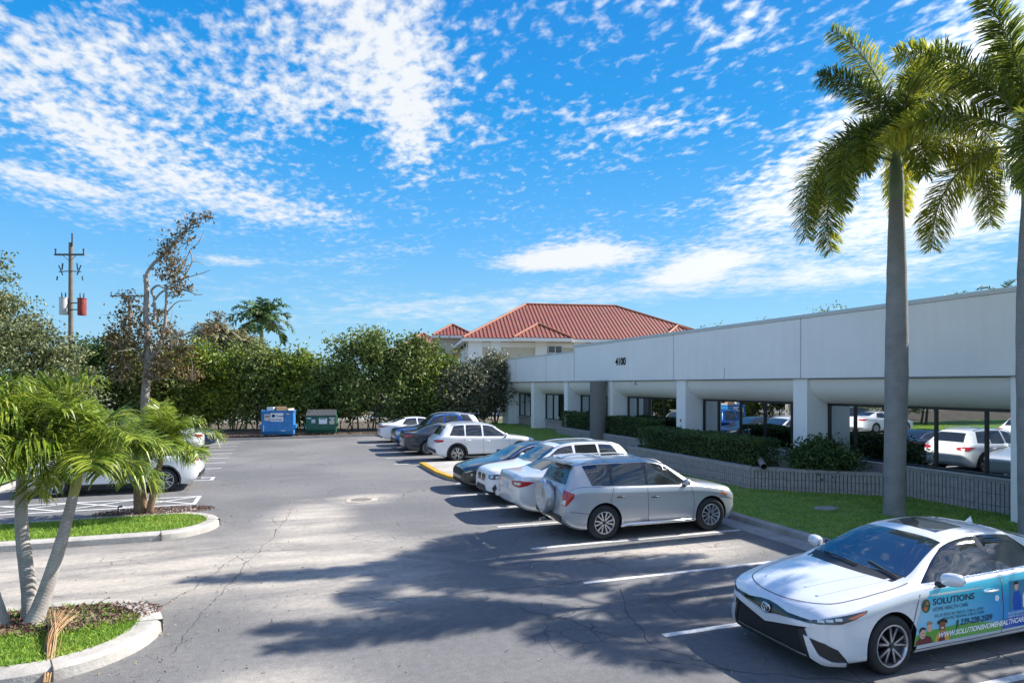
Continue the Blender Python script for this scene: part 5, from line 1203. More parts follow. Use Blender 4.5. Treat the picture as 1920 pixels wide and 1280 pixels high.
palm('adonidia_palm', 'clump of three smooth pale palm trunks with bright yellow green crowns on the nearest island', (bx, by, .1),
     [dict(path=[LP(-6.72, 8.55, 0), LP(-6.78, 8.5, .35), LP(-6.98, 8.4, 1.3), LP(-7.05, 8.3, 1.95)], r=[.125, .105, .085, .065], shaft=(.45, .07), az=.2),
      dict(path=[LP(-6.55, 8.85, 0), LP(-6.60, 8.9, .35), LP(-6.78, 9.0, 1.2), LP(-6.78, 9.0, 2.0)], r=[.12, .095, .08, .06], shaft=(.45, .065), az=1.3, s=1.02),
      dict(path=[LP(-6.38, 8.65, 0), LP(-6.27, 8.7, .35), LP(-6.06, 8.75, 1.1), LP(-5.93, 8.8, 1.72)], r=[.125, .095, .075, .06], shaft=(.42, .06), az=2.5, s=.95)],
     adon(14, 1.28, .52, 84, .022), PALM_Y, RING_P, SHAFT2, seed=3)
bx2, by2 = P(-9.1, 16.1)
palm('adonidia_palm', 'low double palm with frayed brown trunk base on the second island', (bx2, by2, .1),
     [dict(path=[LP(-9.18, 16.1, -.02, (bx2, by2)), LP(-9.2, 16.1, .4, (bx2, by2)), LP(-9.25, 16.1, 1.15, (bx2, by2))], r=[.17, .15, .10], shaft=(.3, .08), az=.9),
      dict(path=[LP(-8.95, 16.05, -.02, (bx2, by2)), LP(-8.85, 16.0, .4, (bx2, by2)), LP(-8.62, 15.95, 1.3, (bx2, by2))], r=[.10, .08, .06], shaft=(.3, .05), az=2.1, s=.98)],
     adon(15, 1.42, .54, 84, .024), PALM_Y, mat('frayed_trunk', (.26, .17, .10), .95, var=.5, scale=18, bump=1.0, bscale=40), SHAFT2, seed=8)
def far_palm(name, label, xc, d, h, L_, n, lm, seed, cat='palm', tr=.2, droop=95, el0=80, ll=.7, lw=.12, nl=26):
    x, y = P(xc, d)
    def fr(rnd, top, t_):
        return [dict(p=(top, i*2.39996, rad(el0-85*i/(n-1)), L_*rnd.uniform(.85, 1.1), rad(droop+rnd.uniform(-15, 15)), nl, ll, lw), k=dict(mode='flat', r0=.05, start=.08)) for i in range(n)]
    return palm(name, label, (x, y, 0), [dict(path=[(0, 0, -.1), (0, 0, h*.5), (0, 0, h-.9)], r=[tr, tr, tr*.8], shaft=(.9, tr*.75))], fr, lm, BARKP if lm is PALM_D else BARK, seed=seed)
far_palm('royal_palm', 'royal palm with a full dark green crown rising above the screen of trees', -23.1, 60, 9.2, 3.3, 18, PALM_D, 31, ll=.9, lw=.16, nl=30)
for px, py, d, s_, lab in ((398, 640, 54, 31, 'leftmost grey fan palm below the royal palm'), (432, 652, 55, 32, 'grey brown fan palm just left of the royal palm'), (462, 668, 53, 33, 'lowest grey fan palm under the royal palm crown')):
    far_palm('fan_palm', lab, (px-960)*d/1220, d, 3.3+(721-py)*d/1220+.5, 1.9, 18, PALM_B, s_, droop=110, ll=1.0, lw=.12, nl=20, tr=.16)
far_palm('small_palm', 'small drooping palm with browned fronds in front of the tree screen', -7.3, 42.6, 1.7, 1.7, 16, PALM_B, 35, ll=.55, lw=.07, nl=26, droop=120, tr=.18)
for px, py, d, hw, lab in ((1352, 606, 75, 30, 'small leafy treetop just right of the red roof, above the parapet'), (1446, 598, 72, 24, 'light green treetop above the parapet left of the round of the roof line'), (1560, 574, 66, 36, 'wide sparse treetop above the parapet, left of the tall palm'), (1790, 545, 60, 14, 'tiny treetop above the parapet right of the tall palm')):
    s_ = d/1220; t = 3.3+(721-py)*s_; bl = [((i-1)*hw*s_*.7, 0, t-.7-abs(i-1)*.4, hw*s_*.5, .8, .7) for i in range(3)]+[(0, 0, t-2.4, hw*s_, 1.2, 1.6)]
    tree('far_tree', lab, (px-960)*s_, d, bl, 900, .26, LEAF_G, 3, seed=px)
far_palm('coconut_palm', 'palm top peeking over the parapet at the right edge', (1880-960)*40/1220, 40, 3.3+(721-528)*40/1220-1.2, 1.9, 10, PALM_D, 77, ll=.5, lw=.07)
# ------------------------------------------------------------------ hedges and shrub
def hedge(name, label, path, z0, z1, w_, n, size, seed, group=None, cat='hedge'):
    rnd = random.Random(seed); c_ = Vector((path[0][0], path[0][1], z0)); root = empty(name, c_); tag(root, label, cat, group)
    mb = MB(); segs = [(Vector(path[i]), Vector(path[i+1])) for i in range(len(path)-1)]; lens = [(b_-a).length for a, b_ in segs]
    for _ in range(n):
        a, b_ = rnd.choices(segs, lens)[0]; cap = rnd.random() < .14; tt = rnd.random() if not cap else rnd.choice((rnd.uniform(-.01, .04), rnd.uniform(.96, 1.01))); p = a.lerp(b_, tt); d = (b_-a).normalized(); nn = Vector((-d.y, d.x))
        th = rnd.uniform(-.15, PI+.15); sq = lambda v: math.copysign(abs(v)**.55, v); rr_ = rnd.uniform(.82, 1.04)
        o = sq(math.cos(th))*w_/2*rr_; zz = z0+(z1-z0)*max(0, .25+.75*sq(math.sin(th))*rr_) if math.sin(th) > 0 else z0+rnd.random()*.3
        if abs(math.cos(th)) > .6: zz = z0+(z1-z0)*rnd.random()
        if cap: o *= rnd.random(); zz = z0+(z1-z0)*rnd.random()
        q = Vector((p.x+nn.x*o, p.y+nn.y*o, zz+.07*noise.noise(Vector((p.x*1.3, p.y*1.3, 0)))))
        leaf_quads(mb, rnd, q-c_, size)
    mb.build('foliage', HEDGE, root)
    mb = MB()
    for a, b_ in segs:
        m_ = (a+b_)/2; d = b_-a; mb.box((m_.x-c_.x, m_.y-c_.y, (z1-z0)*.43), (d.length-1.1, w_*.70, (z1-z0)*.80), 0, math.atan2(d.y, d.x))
    mb.build('inner_core', mat('hedge_inner', (.012, .016, .008), 1.0), root); return root  # solid near-black box core behind the leaves
hedge('hedge', 'clipped dark hedge in the long near planter below the mirrored windows', [(14.35, 23.3), (14.45, 16.75)], .70, 1.60, 1.35, 14000, .085, 1)
hedge('hedge', 'clipped dark hedge behind the round column by the entrance', [(16.15, 35.6), (16.15, 25.6)], .66, 1.72, .8, 11000, .10, 2)
rnd = random.Random(3); rs = empty('shrub', (15.4, 15.4, .7)); tag(rs, 'rounded dark shrub beside the drain pipe, right of the clipped hedge', 'shrub')
mb = MB(); crown(mb, rnd, [(0, 0, .45, .7, .75, .5), (-.35, .35, .35, .5, .5, .4), (.35, -.45, .35, .5, .5, .4), (.1, .1, .6, .5, .5, .35)], 7500, .11, shell=.3); mb.build('foliage', HEDGE, rs)
# ------------------------------------------------------------------ grass, mulch, litter
GRASS = leafmat('grass_blade', [(.09, .18, .025), (.18, .33, .035), (.30, .42, .05), (.48, .46, .14)], .3, .6, 1.5)
def inside(p, poly):
    x, y = p; c_ = False; n = len(poly)
    for i in range(n):
        x1, y1 = poly[i]; x2, y2 = poly[(i+1) % n]
        if (y1 > y) != (y2 > y) and x < (x2-x1)*(y-y1)/(y2-y1)+x1: c_ = not c_
    return c_
def blades(name, n, samp, h, w_, seed, label):
    rnd = random.Random(seed); mb = MB()
    for _ in range(n):
        q = samp(rnd)
        if q is None: continue
        x, y, z = q; a = rnd.random()*6.28; l = rnd.uniform(.3, 1)*h; dx, dy = math.cos(a)*w_/2, math.sin(a)*w_/2; lx, ly = rnd.gauss(0, .45)*l, rnd.gauss(0, .45)*l
        mb.add([(x-dx, y-dy, z), (x+dx, y+dy, z), (x+dx*.6+lx*.4, y+dy*.6+ly*.4, z+l*.6), (x+lx, y+ly, z+l)], [(0, 1, 2), (0, 2, 3)])
    o = mb.build(name, GRASS); tag(o, label, 'grass', kind='stuff')
m1 = P(-6.3, 8.7); m2 = P(-8.9, 16.2)
def is1(rnd):
    x, y = rnd.uniform(-8.5, -1.7), rnd.uniform(8.7, 10.95)
    if not inside((x, y), i1): return None
    if ((x-m1[0])/1.15)**2+((y-m1[1])/.5)**2 < 1+.4*noise.noise(Vector((x*3, y*3, 0))): return None
    return (x, y, .135)
blades('island_grass', 36000, is1, .075, .012, 1, 'short bright green grass on the nearest island around the palm clump')
def is2(rnd):
    x, y = rnd.uniform(-9.5, -1.5), rnd.uniform(15.6, 17.8)
    if not inside((x, y), i2): return None
    if ((x-m2[0])/1.2)**2+((y-m2[1])/.45)**2 < 1+.4*noise.noise(Vector((x*3, y*3, 0))): return None
    return (x, y, .135)
blades('island_grass', 20000, is2, .085, .016, 2, 'short bright green grass on the second island around the low double palm')
def lw_(rnd):
    x = rnd.uniform(10.62, 16.7); y = 7+rnd.random()**1.7*41
    if x > 13.4 and 13.8 < y < 23.8 and (y > 16.3 or x > 13.6+(16.3-y)*1.15): return None
    if x > 15.6 and y > 24: return None
    return (x, y, lawn_z(x, y)-.005)
blades('lawn_grass', 70000, lw_, .065, .018, 3, 'mown green lawn between the kerb and the office building')
def lf(rnd): return (rnd.uniform(-16, -8.5), rnd.uniform(17.5, 41), .11)
blades('verge_grass', 14000, lf, .09, .03, 4, 'sunlit yellow green grass verge left of the left hand row')
MULCH = leafmat('mulch_chips', [(.05, .025, .02), (.12, .055, .045), (.22, .14, .11), (.34, .26, .22)], 0, .9, 2)
def chips(name, n, cx, cy, rx, ry, z, size, label, seed):
    rnd = random.Random(seed); mb = MB()
    for _ in range(n):
        r_ = rnd.random()**.5*1.05; t = rnd.random()*6.28; x, y = cx+rx*r_*math.cos(t), cy+ry*r_*math.sin(t); leaf_quads(mb, rnd, Vector((x, y, z+rnd.random()*.03)), size, asp=.28)
    tag(mb.build(name, MULCH), label, 'mulch', kind='stuff')
chips('mulch', 2600, m1[0]+.1, m1[1]-.05, 1.3, .55, .145, .075, 'reddish brown bark mulch round the palm clump', 1)
chips('mulch', 1800, m2[0], m2[1], 1.3, .5, .145, .08, 'reddish brown bark mulch round the low double palm', 2)
chips('leaf_litter', 3000, 1.0, 43.6, 11, .9, .11, .12, 'dry brown leaf litter along the back kerb by the bins', 3)
# fallen frond hanging over the kerb
rnd = random.Random(17); mb = MB(); a = Vector((*P(-5.93, 8.5), .27)); b_ = Vector((*P(-5.62, 7.95), .2)); e_ = Vector((*P(-5.05, 7.05), .05))
for k in range(80):
    w0 = rnd.gauss(0, .06); w1 = rnd.gauss(0, .035); w2 = rnd.gauss(0, .02); sd_ = Vector((.9, -.2, 0)); zz = abs(rnd.gauss(0, .03))
    mb.tube(spline([a+sd_*w0*2.0+Vector((0, .1*rnd.random(), zz*1.5)), b_+sd_*w1+Vector((0, 0, zz)), e_+sd_*w2+Vector((0, 0, zz*.5))], 4), [.002, .003, .004, .005, .005, .006, .006, .006, .005], 4)
tag(mb.build('dry_palm_frond', leafmat('dry_frond', [(.26, .12, .05), (.46, .30, .15), (.58, .46, .30)], .1)), 'dry orange tan palm frond hanging over the kerb of the nearest island', 'dead frond')
mb = MB(); mb.tube([(m2[0]-.75, m2[1]-.2, .12), (m2[0]-.75, m2[1]-.2, .34)], .015, 8); mb.tube([(m2[0]-.75, m2[1]-.2, .34), (m2[0]-.66, m2[1]-.2, .36)], .02, 8)
tag(mb.build('sprinkler', TRIM), 'small black sprinkler riser in the mulch of the second island', 'sprinkler')
mb = MB(); 
for x, y in ((-1.35, 8.95), (-1.12, 8.98)): mb.box((x, y, .015), (.07, .05, .03), 0, x)

rnd = random.Random(41); mb = MB()
for _ in range(900):
    if rnd.random() < .6: x, y = rnd.gauss(-1.5, 1.2), rnd.gauss(9.0, 2.2)
    else: x, y = rnd.uniform(-4, 9.5), rnd.uniform(5, 20)
    if inside((x, y), isl1) or inside((x, y), isl2): continue
    leaf_quads(mb, rnd, Vector((x, y, .012+rnd.random()*.01)), rnd.uniform(.015, .05), asp=.5)
tag(mb.build('leaf_litter', leafmat('litter', [(.10, .08, .05), (.30, .24, .15), (.50, .46, .38)], 0, .9)), 'scattered dry leaf bits and grit on the asphalt near the islands', 'litter', kind='stuff')
# ------------------------------------------------------------------ bins, poles, red roofed house
RUST = mat('bin_rust', (.12, .07, .04), .8, var=.4)
def bin_(name, label, xc, d, rz, w_, h, dp, m, lid=False):
    x, y = P(xc, d); r_ = empty(name, (x, y, .1), rz); tag(r_, label, 'dumpster', 'rubbish bins on the back kerb')
    mb = MB(); f_ = -dp/2
    poly = [(f_+.12, .12), (f_, .35), (f_, h-.12), (f_+.02, h), (dp/2, h*(1.22 if lid else 1.0)), (dp/2, .12)]
    n = len(poly); vs = [(-w_/2, a, z) for a, z in poly]+[(w_/2, a, z) for a, z in poly]
    mb.add(vs, [tuple(range(n-1, -1, -1)), tuple(range(n, 2*n))]+[(i, (i+1) % n, n+(i+1) % n, n+i) for i in range(n) if not (i == 3 and not lid)]); 
    mb.box((0, f_-.02, h-.05), (w_+.06, .05, .1)); mb.box((-w_/2-.01, 0, h-.05), (.05, dp, .1)); mb.box((w_/2+.01, 0, h-.05), (.05, dp, .1))
    for sx in (-1, 1): mb.box((sx*(w_/2-.05), f_-.012, h/2+.08), (.07, .03, h-.45))
    mb.build('container', m, r_)
    for sx in (-1, 1):
        q = MB(); q.box((sx*(w_/2+.07), -.1, .62), (.12, .9, .22)); q.build('lift_pocket', m, r_)
    q = MB()
    for sx in (-1, 1):
        for sy in (-1, 1): q.tube([(sx*(w_/2-.2)-.03, sy*(dp/2-.2), .0), (sx*(w_/2-.2)+.03, sy*(dp/2-.2), .0)], .08, 10); q.bar((sx*(w_/2-.2), sy*(dp/2-.2), .0), (sx*(w_/2-.2), sy*(dp/2-.2), .16), .06, .06)
    q.build('caster', TRIM, r_); return r_, f_
def plaque(parent, y, x0, x1, z0, z1, m, name='sign'):
    q = MB(); q.box(((x0+x1)/2, y-.012, (z0+z1)/2), (x1-x0, .012, z1-z0)); return q.build(name, m, parent)
def label_text(parent, s_, x, y, z, size, m, sx=1.0, off=0):
    vs, fs = text_mesh(s_, size, sx=sx, off=off); q = MB(); q.add([(x+a, y, z+b_) for a, b_ in vs], fs); return q.build('lettering', m, parent)
SIGNW = mat('sign_white', (.72, .76, .80), .5); SIGNB = mat('sign_navy', (.02, .04, .12), .5)
bb, fy = bin_('blue_dumpster', 'blue steel dumpster with white company sign and boxes piled on top', -14.55, 40.6, -.12, 1.86, 1.62, 1.3, mat('bin_blue', (.03, .20, .50), .5, var=.25, scale=2.2))
s1 = plaque(bb, fy, -.40, .34, .95, 1.46, SIGNW); label_text(s1, 'Coastal', -.12, fy-.022, 1.22, .19, SIGNB, 1.0, .004); label_text(s1, '239.947.4000', -.36, fy-.022, 1.02, .115, SIGNB, 1.0, .004)
q = MB(); vs = [(-.24+.10*math.cos(t), fy-.022, 1.29+.10*math.sin(t)) for t in [.7+4.9*i/14 for i in range(15)]]+[(-.20+.075*math.cos(t), fy-.022, 1.29+.075*math.sin(t)) for t in [.7+4.9*i/14 for i in range(14, -1, -1)]]; q.add(vs, [tuple(range(len(vs)))]); q.build('crescent_mark', SIGNB, s1)
plaque(bb, fy, -.76, -.44, 1.0, 1.4, mat('sign_faded', (.55, .52, .5), .6)); plaque(bb, fy, -.72, -.48, 1.2, 1.32, mat('sign_orange', (.6, .3, .12), .6)); plaque(bb, fy, .5, .72, 1.38, 1.44, mat('sign_tan', (.6, .5, .4), .6))
plaque(bb, fy, -.82, -.78, .35, .72, SIGNW, 'reflector'); plaque(bb, fy, .22, .46, .36, .40, SIGNW, 'scratch')
bmx = Matrix.Rotation(-.12, 3, 'Z')
def on_bin(name, lx, ly, z, dims, m, lab, rz):
    p = bmx @ Vector((lx, ly, 0)); mb = MB(); mb.box((0, 0, 0), dims, 0, 0); mb.box((0, -.01, dims[2]/2+.01), (dims[0]*1.02, dims[1]*.45, .012), 1, .04)
    o = mb.build(name, [m, mat('box_tape', (.45, .33, .2), .6)]); o.location = (bb.location.x+p.x, bb.location.y+p.y, z); o.rotation_euler = (R.uniform(-.15, .15), R.uniform(-.2, .2), rz); tag(o, lab, 'box')
CARD = mat('cardboard', (.42, .27, .15), .8, var=.15)
on_bin('cardboard_box', .15, -.1, 1.77, (.6, .5, .3), CARD, 'brown cardboard box on top of the blue dumpster', .2)
on_bin('white_box', -.42, -.15, 1.76, (.4, .45, .3), SIGNW, 'white box leaning at the left on the blue dumpster', -.3)
on_bin('flat_carton', .62, 0, 1.72, (.4, .5, .16), mat('pale_card', (.62, .56, .46), .8), 'pale flat carton at the right on the blue dumpster', .5)
gb, fy = bin_('green_dumpster', 'dark green steel dumpster with a ribbed black lid and white stickers', -12.35, 42.2, -.12, 1.84, 1.22, 1.3, mat('bin_green', (.012, .10, .065), .5, var=.25, scale=2.0), lid=True)
for k in range(2):
    q = MB(); xo = -.46+.92*k
    for i in range(11): q.bar((xo-.42+.084*i, fy-.04, 1.24), (xo-.42+.084*i, .66, 1.56), .045, .035, 0)
    q.bar((xo, fy-.04, 1.215), (xo, .66, 1.535), .90, .02, 1); q.build('lid', [mat('lid_grey', (.12, .13, .14), .35), mat('lid_black', (.02, .02, .022), .4)], gb)
for x0, x1, z0, z1, m in ((-.58, -.34, .76, 1.0, mat('sticker_grey', (.5, .5, .52), .6)), (-.12, .38, .70, 1.06, SIGNW), (.52, .84, .68, .90, mat('sticker_cream', (.55, .53, .40), .6)), (-.9, -.6, 1.03, 1.10, SIGNW), (.5, .9, 1.04, 1.10, SIGNW), (.60, .84, .93, 1.0, SIGNW)): s_ = plaque(gb, fy, x0, x1, z0, z1, m, 'sticker')
q = MB()
for a, b_ in ((-.05, .05), (.08, .16), (.2, .3)): q.box(((a+b_)/2, fy-.024, 1.0), (b_-a, .01, .05))
q.build('sticker_print', SIGNB, gb)
mb = MB(); mb.lathe([(.16, 0), (.12, 1.5), (.11, 7)], 12) if False else None
WOOD = mat('pole_wood', (.20, .175, .15), .9, var=.3, scale=5, bump=.4)
def pole(xc, d, H, label, arms, extras=True):
    x, y = P(xc, d); r_ = empty('utility_pole', (x, y, 0), -math.atan2(SN, CS)); tag(r_, label, 'utility pole', 'utility poles')
    mb = MB(); mb.tube([(0, 0, -.1), (0, 0, H*.5), (0, 0, H)], [.21, .18, .15], 12); mb.build('post', WOOD, r_, 60)
    DK = TRIM
    for z, hw in arms:
        mb = MB(); mb.box((0, -.16, z), (2*hw, .10, .14)); mb.bar((-hw*.5, -.16, z), (0, -.16, z-.5), .03, .03); mb.bar((hw*.5, -.16, z), (0, -.16, z-.5), .03, .03); o = mb.build('crossarm', mat('arm_weathered', (.11, .12, .12), .8), r_)
        for sx in (-1, 1):
            mb = MB(); mb.tube([(sx*(hw-.08), -.16, z+.07), (sx*(hw-.08), -.16, z+.45)], [.05, .04], 8); mb.lathe([(.001, .45), (.07, .44), (.07, .36), (.04, .34)], 10, c=(sx*(hw-.08), -.16, z)); mb.build('insulator', DK, o, 50)
    return r_
p1 = pole((133-960)*50/1220, 50, 14.2, 'near wooden utility pole with a white and a red rusted transformer', [(13.25, 1.15)])
mb = MB(); mb.tube([(.16, -.1, 13.9), (.16, -.1, 14.9)], .05, 8); mb.build('top_pin', TRIM, p1)
for sx in (-1, 1):
    mb = MB(); mb.bar((0, -.12, 12.0), (sx*.85, -.12, 11.95), .06, .06); mb.bar((sx*.85, -.12, 12.45), (sx*.55, -.12, 11.7), .06, .06); mb.tube([(sx*.55, -.12, 12.6), (sx*.6, -.12, 12.1)], .05, 8); mb.tube([(sx*.95, -.12, 11.6), (sx*1.0, -.12, 11.3)], .05, 8); mb.build('cutout_switch', TRIM, p1)
for sx, z, m in ((-.42, 9.3, mat('transformer_white', (.6, .62, .62), .5, var=.15)), (.98, 9.25, mat('transformer_red', (.30, .045, .035), .6, var=.4, scale=4))):
    mb = MB(); mb.lathe([(.001, z-.65), (.29, z-.65), (.30, z-.6), (.30, z+.6), (.33, z+.61), (.33, z+.66), (.001, z+.7)], 20, c=(sx, -.2, 0)); o = mb.build('transformer', m, p1, 40)
    mb = MB()
    for k in (-1, 1): mb.tube([(sx+k*.13, -.2, z+.66), (sx+k*.15, -.2, z+1.05)], [.05, .03], 8)
    mb.box((sx*.55, -.14, z+.3), (abs(sx), .07, .08)); mb.box((sx*.55, -.14, z-.2), (abs(sx), .07, .08)); mb.build('bracket', TRIM, o)
pole((243-960)*75/1220, 75, 13.6, 'farther utility pole mostly hidden by the rusty leaved tree', [(13.5, 2.1)])
# house with the red tiled hip roofs
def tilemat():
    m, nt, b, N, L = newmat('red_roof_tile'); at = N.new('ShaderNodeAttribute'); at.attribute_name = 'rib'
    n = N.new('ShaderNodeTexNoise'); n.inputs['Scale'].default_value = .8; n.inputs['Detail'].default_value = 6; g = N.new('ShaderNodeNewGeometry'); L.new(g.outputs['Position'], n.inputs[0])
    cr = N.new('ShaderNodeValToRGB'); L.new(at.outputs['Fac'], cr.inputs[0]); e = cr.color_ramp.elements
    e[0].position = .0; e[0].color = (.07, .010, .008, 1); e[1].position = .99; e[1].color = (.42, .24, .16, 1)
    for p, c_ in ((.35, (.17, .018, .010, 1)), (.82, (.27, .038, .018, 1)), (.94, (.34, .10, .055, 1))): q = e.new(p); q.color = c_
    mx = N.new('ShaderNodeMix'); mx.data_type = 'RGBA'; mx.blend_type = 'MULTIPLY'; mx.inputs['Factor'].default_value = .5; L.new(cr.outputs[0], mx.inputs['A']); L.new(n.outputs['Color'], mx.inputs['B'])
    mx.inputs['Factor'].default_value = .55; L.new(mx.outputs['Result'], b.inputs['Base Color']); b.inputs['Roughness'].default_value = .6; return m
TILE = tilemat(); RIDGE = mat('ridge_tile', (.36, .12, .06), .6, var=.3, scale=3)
def roof_face(a, b_, c_, d_, pitch=.44, amp=.07):
    """eave a-b, top d-c (d above a, c above b; may coincide): corrugated tiles running up the slope"""
    a, b_, c_, d_ = map(Vector, (a, b_, c_, d_)); e = b_-a; l = e.length; e.normalize(); up = (d_-a)-e*(d_-a).dot(e)
    if up.length < 1e-6: up = (c_-b_)-e*(c_-b_).dot(e)
    H = up.length; up.normalize(); nrm = e.cross(up).normalized()
    ta, tb = (d_-a).dot(e), (c_-a).dot(e); n = int(l/pitch)*8; vs = []; rib = []
    for i in range(n+1):
        s_ = l*i/n
        h0 = H
        if s_ < ta and ta > 0: h0 = H*s_/ta
        elif s_ > tb and l-tb > 1e-6: h0 = H*(l-s_)/(l-tb)
        ph = (i % 8)/8; w_ = abs(math.sin(PI*ph)); o = nrm*(amp*w_)
        for k in range(2): vs.append(a+e*s_+up*(h0*k)+o); rib.append(w_)
    return vs, [(2*i, 2*i+2, 2*i+3, 2*i+1) for i in range(n)], rib
def hip(parent, L_, x0, x1, y0, y1, z0, z1, hipx=None, hipx2=None, amp=.055, name='roof'):
    yc = (y0+y1)/2; h1 = hipx if hipx is not None else (y1-y0)/2; h2 = hipx2 if hipx2 is not None else h1
    A, Bq, Cq, Dq = (x0, y0, z0), (x1, y0, z0), (x1, y1, z0), (x0, y1, z0); r1, r2 = (x0+h1, yc, z1), (x1-h2, yc, z1)
    mb = MB(); ribs = []
    for q in ((A, Bq, r2, r1), (Bq, Cq, r2, r2), (Cq, Dq, r1, r2), (Dq, A, r1, r1)):
        vs, fs, rb = roof_face(*q, amp=amp); mb.add(vs, fs); ribs += rb
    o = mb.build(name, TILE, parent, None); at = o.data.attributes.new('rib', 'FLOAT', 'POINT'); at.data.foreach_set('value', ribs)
    mb = MB(); rw = .15
    for s_, t in ((A, r1), (Bq, r2), (Cq, r2), (Dq, r1), (r1, r2)): 
        if (Vector(s_)-Vector(t)).length > .1: mb.tube([Vector(s_)+Vector((0, 0, .06)), Vector(t)+Vector((0, 0, .06))], rw, 8)
    mb.build('ridge', RIDGE, o, 60)
    mb = MB(); t = .34
    for p, q in ((A, Bq), (Bq, Cq), (Cq, Dq), (Dq, A)): mb.bar((p[0], p[1], z0-t/2-.02), (q[0], q[1], z0-t/2-.02), .12, t)
    mb.add([(x0, y0, z0-.3), (x1, y0, z0-.3), (x1, y1, z0-.3), (x0, y1, z0-.3)], [(3, 2, 1, 0)]); mb.build('eave', HW, parent)
HW = mat('house_trim_white', (.82, .81, .76), .7, var=.05); HB = mat('house_stucco_beige', (.60, .55, .43), .85, var=.05); DG = mat('dark_house_glass', (.02, .03, .035), .08, spec=.8)
hx, hy = P(-4.7, 70); hs = empty('red_roofed_house', (hx, hy, 0), -math.atan2(SN, CS)+rad(9)); tag(hs, 'large beige and white two storey house with red tiled hip roofs behind the office building', 'house')
EZ = 8.3
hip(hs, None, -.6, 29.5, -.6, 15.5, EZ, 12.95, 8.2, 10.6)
mb = MB(); mb.box((14.5, 7.5, EZ/2-.1), (28.6, 14.8, EZ-.2)); mb.build('wall', HB, hs)
def hbox(name, c_, d_, m, parent=hs): q = MB(); q.box(c_, d_, 0); return q.build(name, m, parent)
for x0, x1 in ((.0, 1.5), (2.4, 3.5), (7.3, 8.6), (11.6, 12.9), (13.6, 14.4)): hbox('pilaster', ((x0+x1)/2, .0, EZ/2-.15), (x1-x0, .5, EZ-.3), HW)
hbox('band', (14.2, .06, 7.62), (28.4, .22, .55), HW); hbox('corner_board', (.12, 3.5, EZ/2-.15), (.3, 6, EZ-.3), HW) if False else None
for x0, x1 in ((8.75, 10.3), (14.6, 17.0), (20, 22)):
    w_ = hbox('window', ((x0+x1)/2, .0, 6.6), (x1-x0, .3, 1.9), HW); hbox('pane', ((x0+x1)/2, -.16, 6.6), (x1-x0-.1, .03, 1.8), DG, w_)
    q = MB(); q.box(((x0+x1)/2, -.19, 6.6), (.08, .03, 1.8)); q.box(((x0+x1)/2, -.195, 6.75), (x1-x0-.1, .03, .08)); q.build('muntin', HW, w_)
for y0, y1 in ((1.6, 6.2), (7.2, 11.5)): hbox('panel', (.17, (y0+y1)/2, 5.2), (.1, y1-y0, 4.3), HW)
for y_ in (3.0, 4.0, 8.5): hbox('wall_lamp', (.0, y_, 7.75), (.25, .25, .3), TRIM)
hbox('gutter_pipe', (-.1, .9, 4), (.14, .14, 7.8), HW)
def gable_hip(cx, w_, dp, z1):                       # small hipped projection on the front slope
    hip(hs, None, cx-w_/2, cx+w_/2, -1.5, dp, EZ+.02, z1, w_/2-.1, w_/2-.1, .05)
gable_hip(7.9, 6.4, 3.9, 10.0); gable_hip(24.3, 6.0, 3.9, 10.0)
# raised turret and the lower wing at the back left
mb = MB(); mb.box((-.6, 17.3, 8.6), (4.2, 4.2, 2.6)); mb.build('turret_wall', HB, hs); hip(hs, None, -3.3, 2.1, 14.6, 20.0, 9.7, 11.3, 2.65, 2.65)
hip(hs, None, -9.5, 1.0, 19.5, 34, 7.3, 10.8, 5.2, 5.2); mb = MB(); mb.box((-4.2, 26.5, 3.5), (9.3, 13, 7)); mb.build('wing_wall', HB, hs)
# ------------------------------------------------------------------ daylight: sun, sky with high thin cloud
SUN = Vector((1, .02, .84)).normalized()
sun = bpy.data.lights.new('sun', 'SUN'); sun.energy = 4.2; sun.angle = rad(.5); sun.color = (1, .94, .86)
so = bpy.data.objects.new('sun', sun); COL.objects.link(so); so.rotation_euler = SUN.to_track_quat('Z', 'Y').to_euler()
w = bpy.data.worlds.new('World'); scene.world = w; w.use_nodes = True
N = w.node_tree.nodes; L = w.node_tree.links; bg = N['Background']; bg.inputs['Strength'].default_value = .12
sky = N.new('ShaderNodeTexSky'); sky.sky_type = 'NISHITA'; sky.sun_disc = False
sky.sun_elevation = math.asin(SUN.z); sky.sun_rotation = math.atan2(SUN.x, SUN.y); sky.dust_density = .3; sky.air_density = 1.0; sky.ozone_density = 2.5
def W(t, **k):
    n = N.new(t)
    for a, b_ in k.items(): setattr(n, a, b_)
    return n
def wm(op, a, b_=None, c_=None, clamp=False):
    n = W('ShaderNodeMath', operation=op, use_clamp=clamp)
    for i, q in enumerate((a, b_, c_)):
        if q is None: continue
        if isinstance(q, (int, float)): n.inputs[i].default_value = q
        else: L.new(q, n.inputs[i])
    return n.outputs[0]
tc = W('ShaderNodeTexCoord'); sp = W('ShaderNodeSeparateXYZ'); L.new(tc.outputs['Generated'], sp.inputs[0])
zz = wm('ADD', wm('MAXIMUM', sp.outputs[2], 0), .07)
cb = W('ShaderNodeCombineXYZ'); L.new(wm('DIVIDE', sp.outputs[0], zz), cb.inputs[0]); L.new(wm('DIVIDE', sp.outputs[1], zz), cb.inputs[1])
def wn(scale, rot, sx, det, ro, dist=0):
    m = W('ShaderNodeMapping'); m.inputs['Rotation'].default_value = (0, 0, rot); m.inputs['Scale'].default_value = (sx, 1, 1); L.new(cb.outputs[0], m.inputs[0])
    n = W('ShaderNodeTexNoise'); n.inputs['Scale'].default_value = scale; n.inputs['Detail'].default_value = det; n.inputs['Roughness'].default_value = ro; n.inputs['Distortion'].default_value = dist; L.new(m.outputs[0], n.inputs[0]); return n.outputs['Fac']
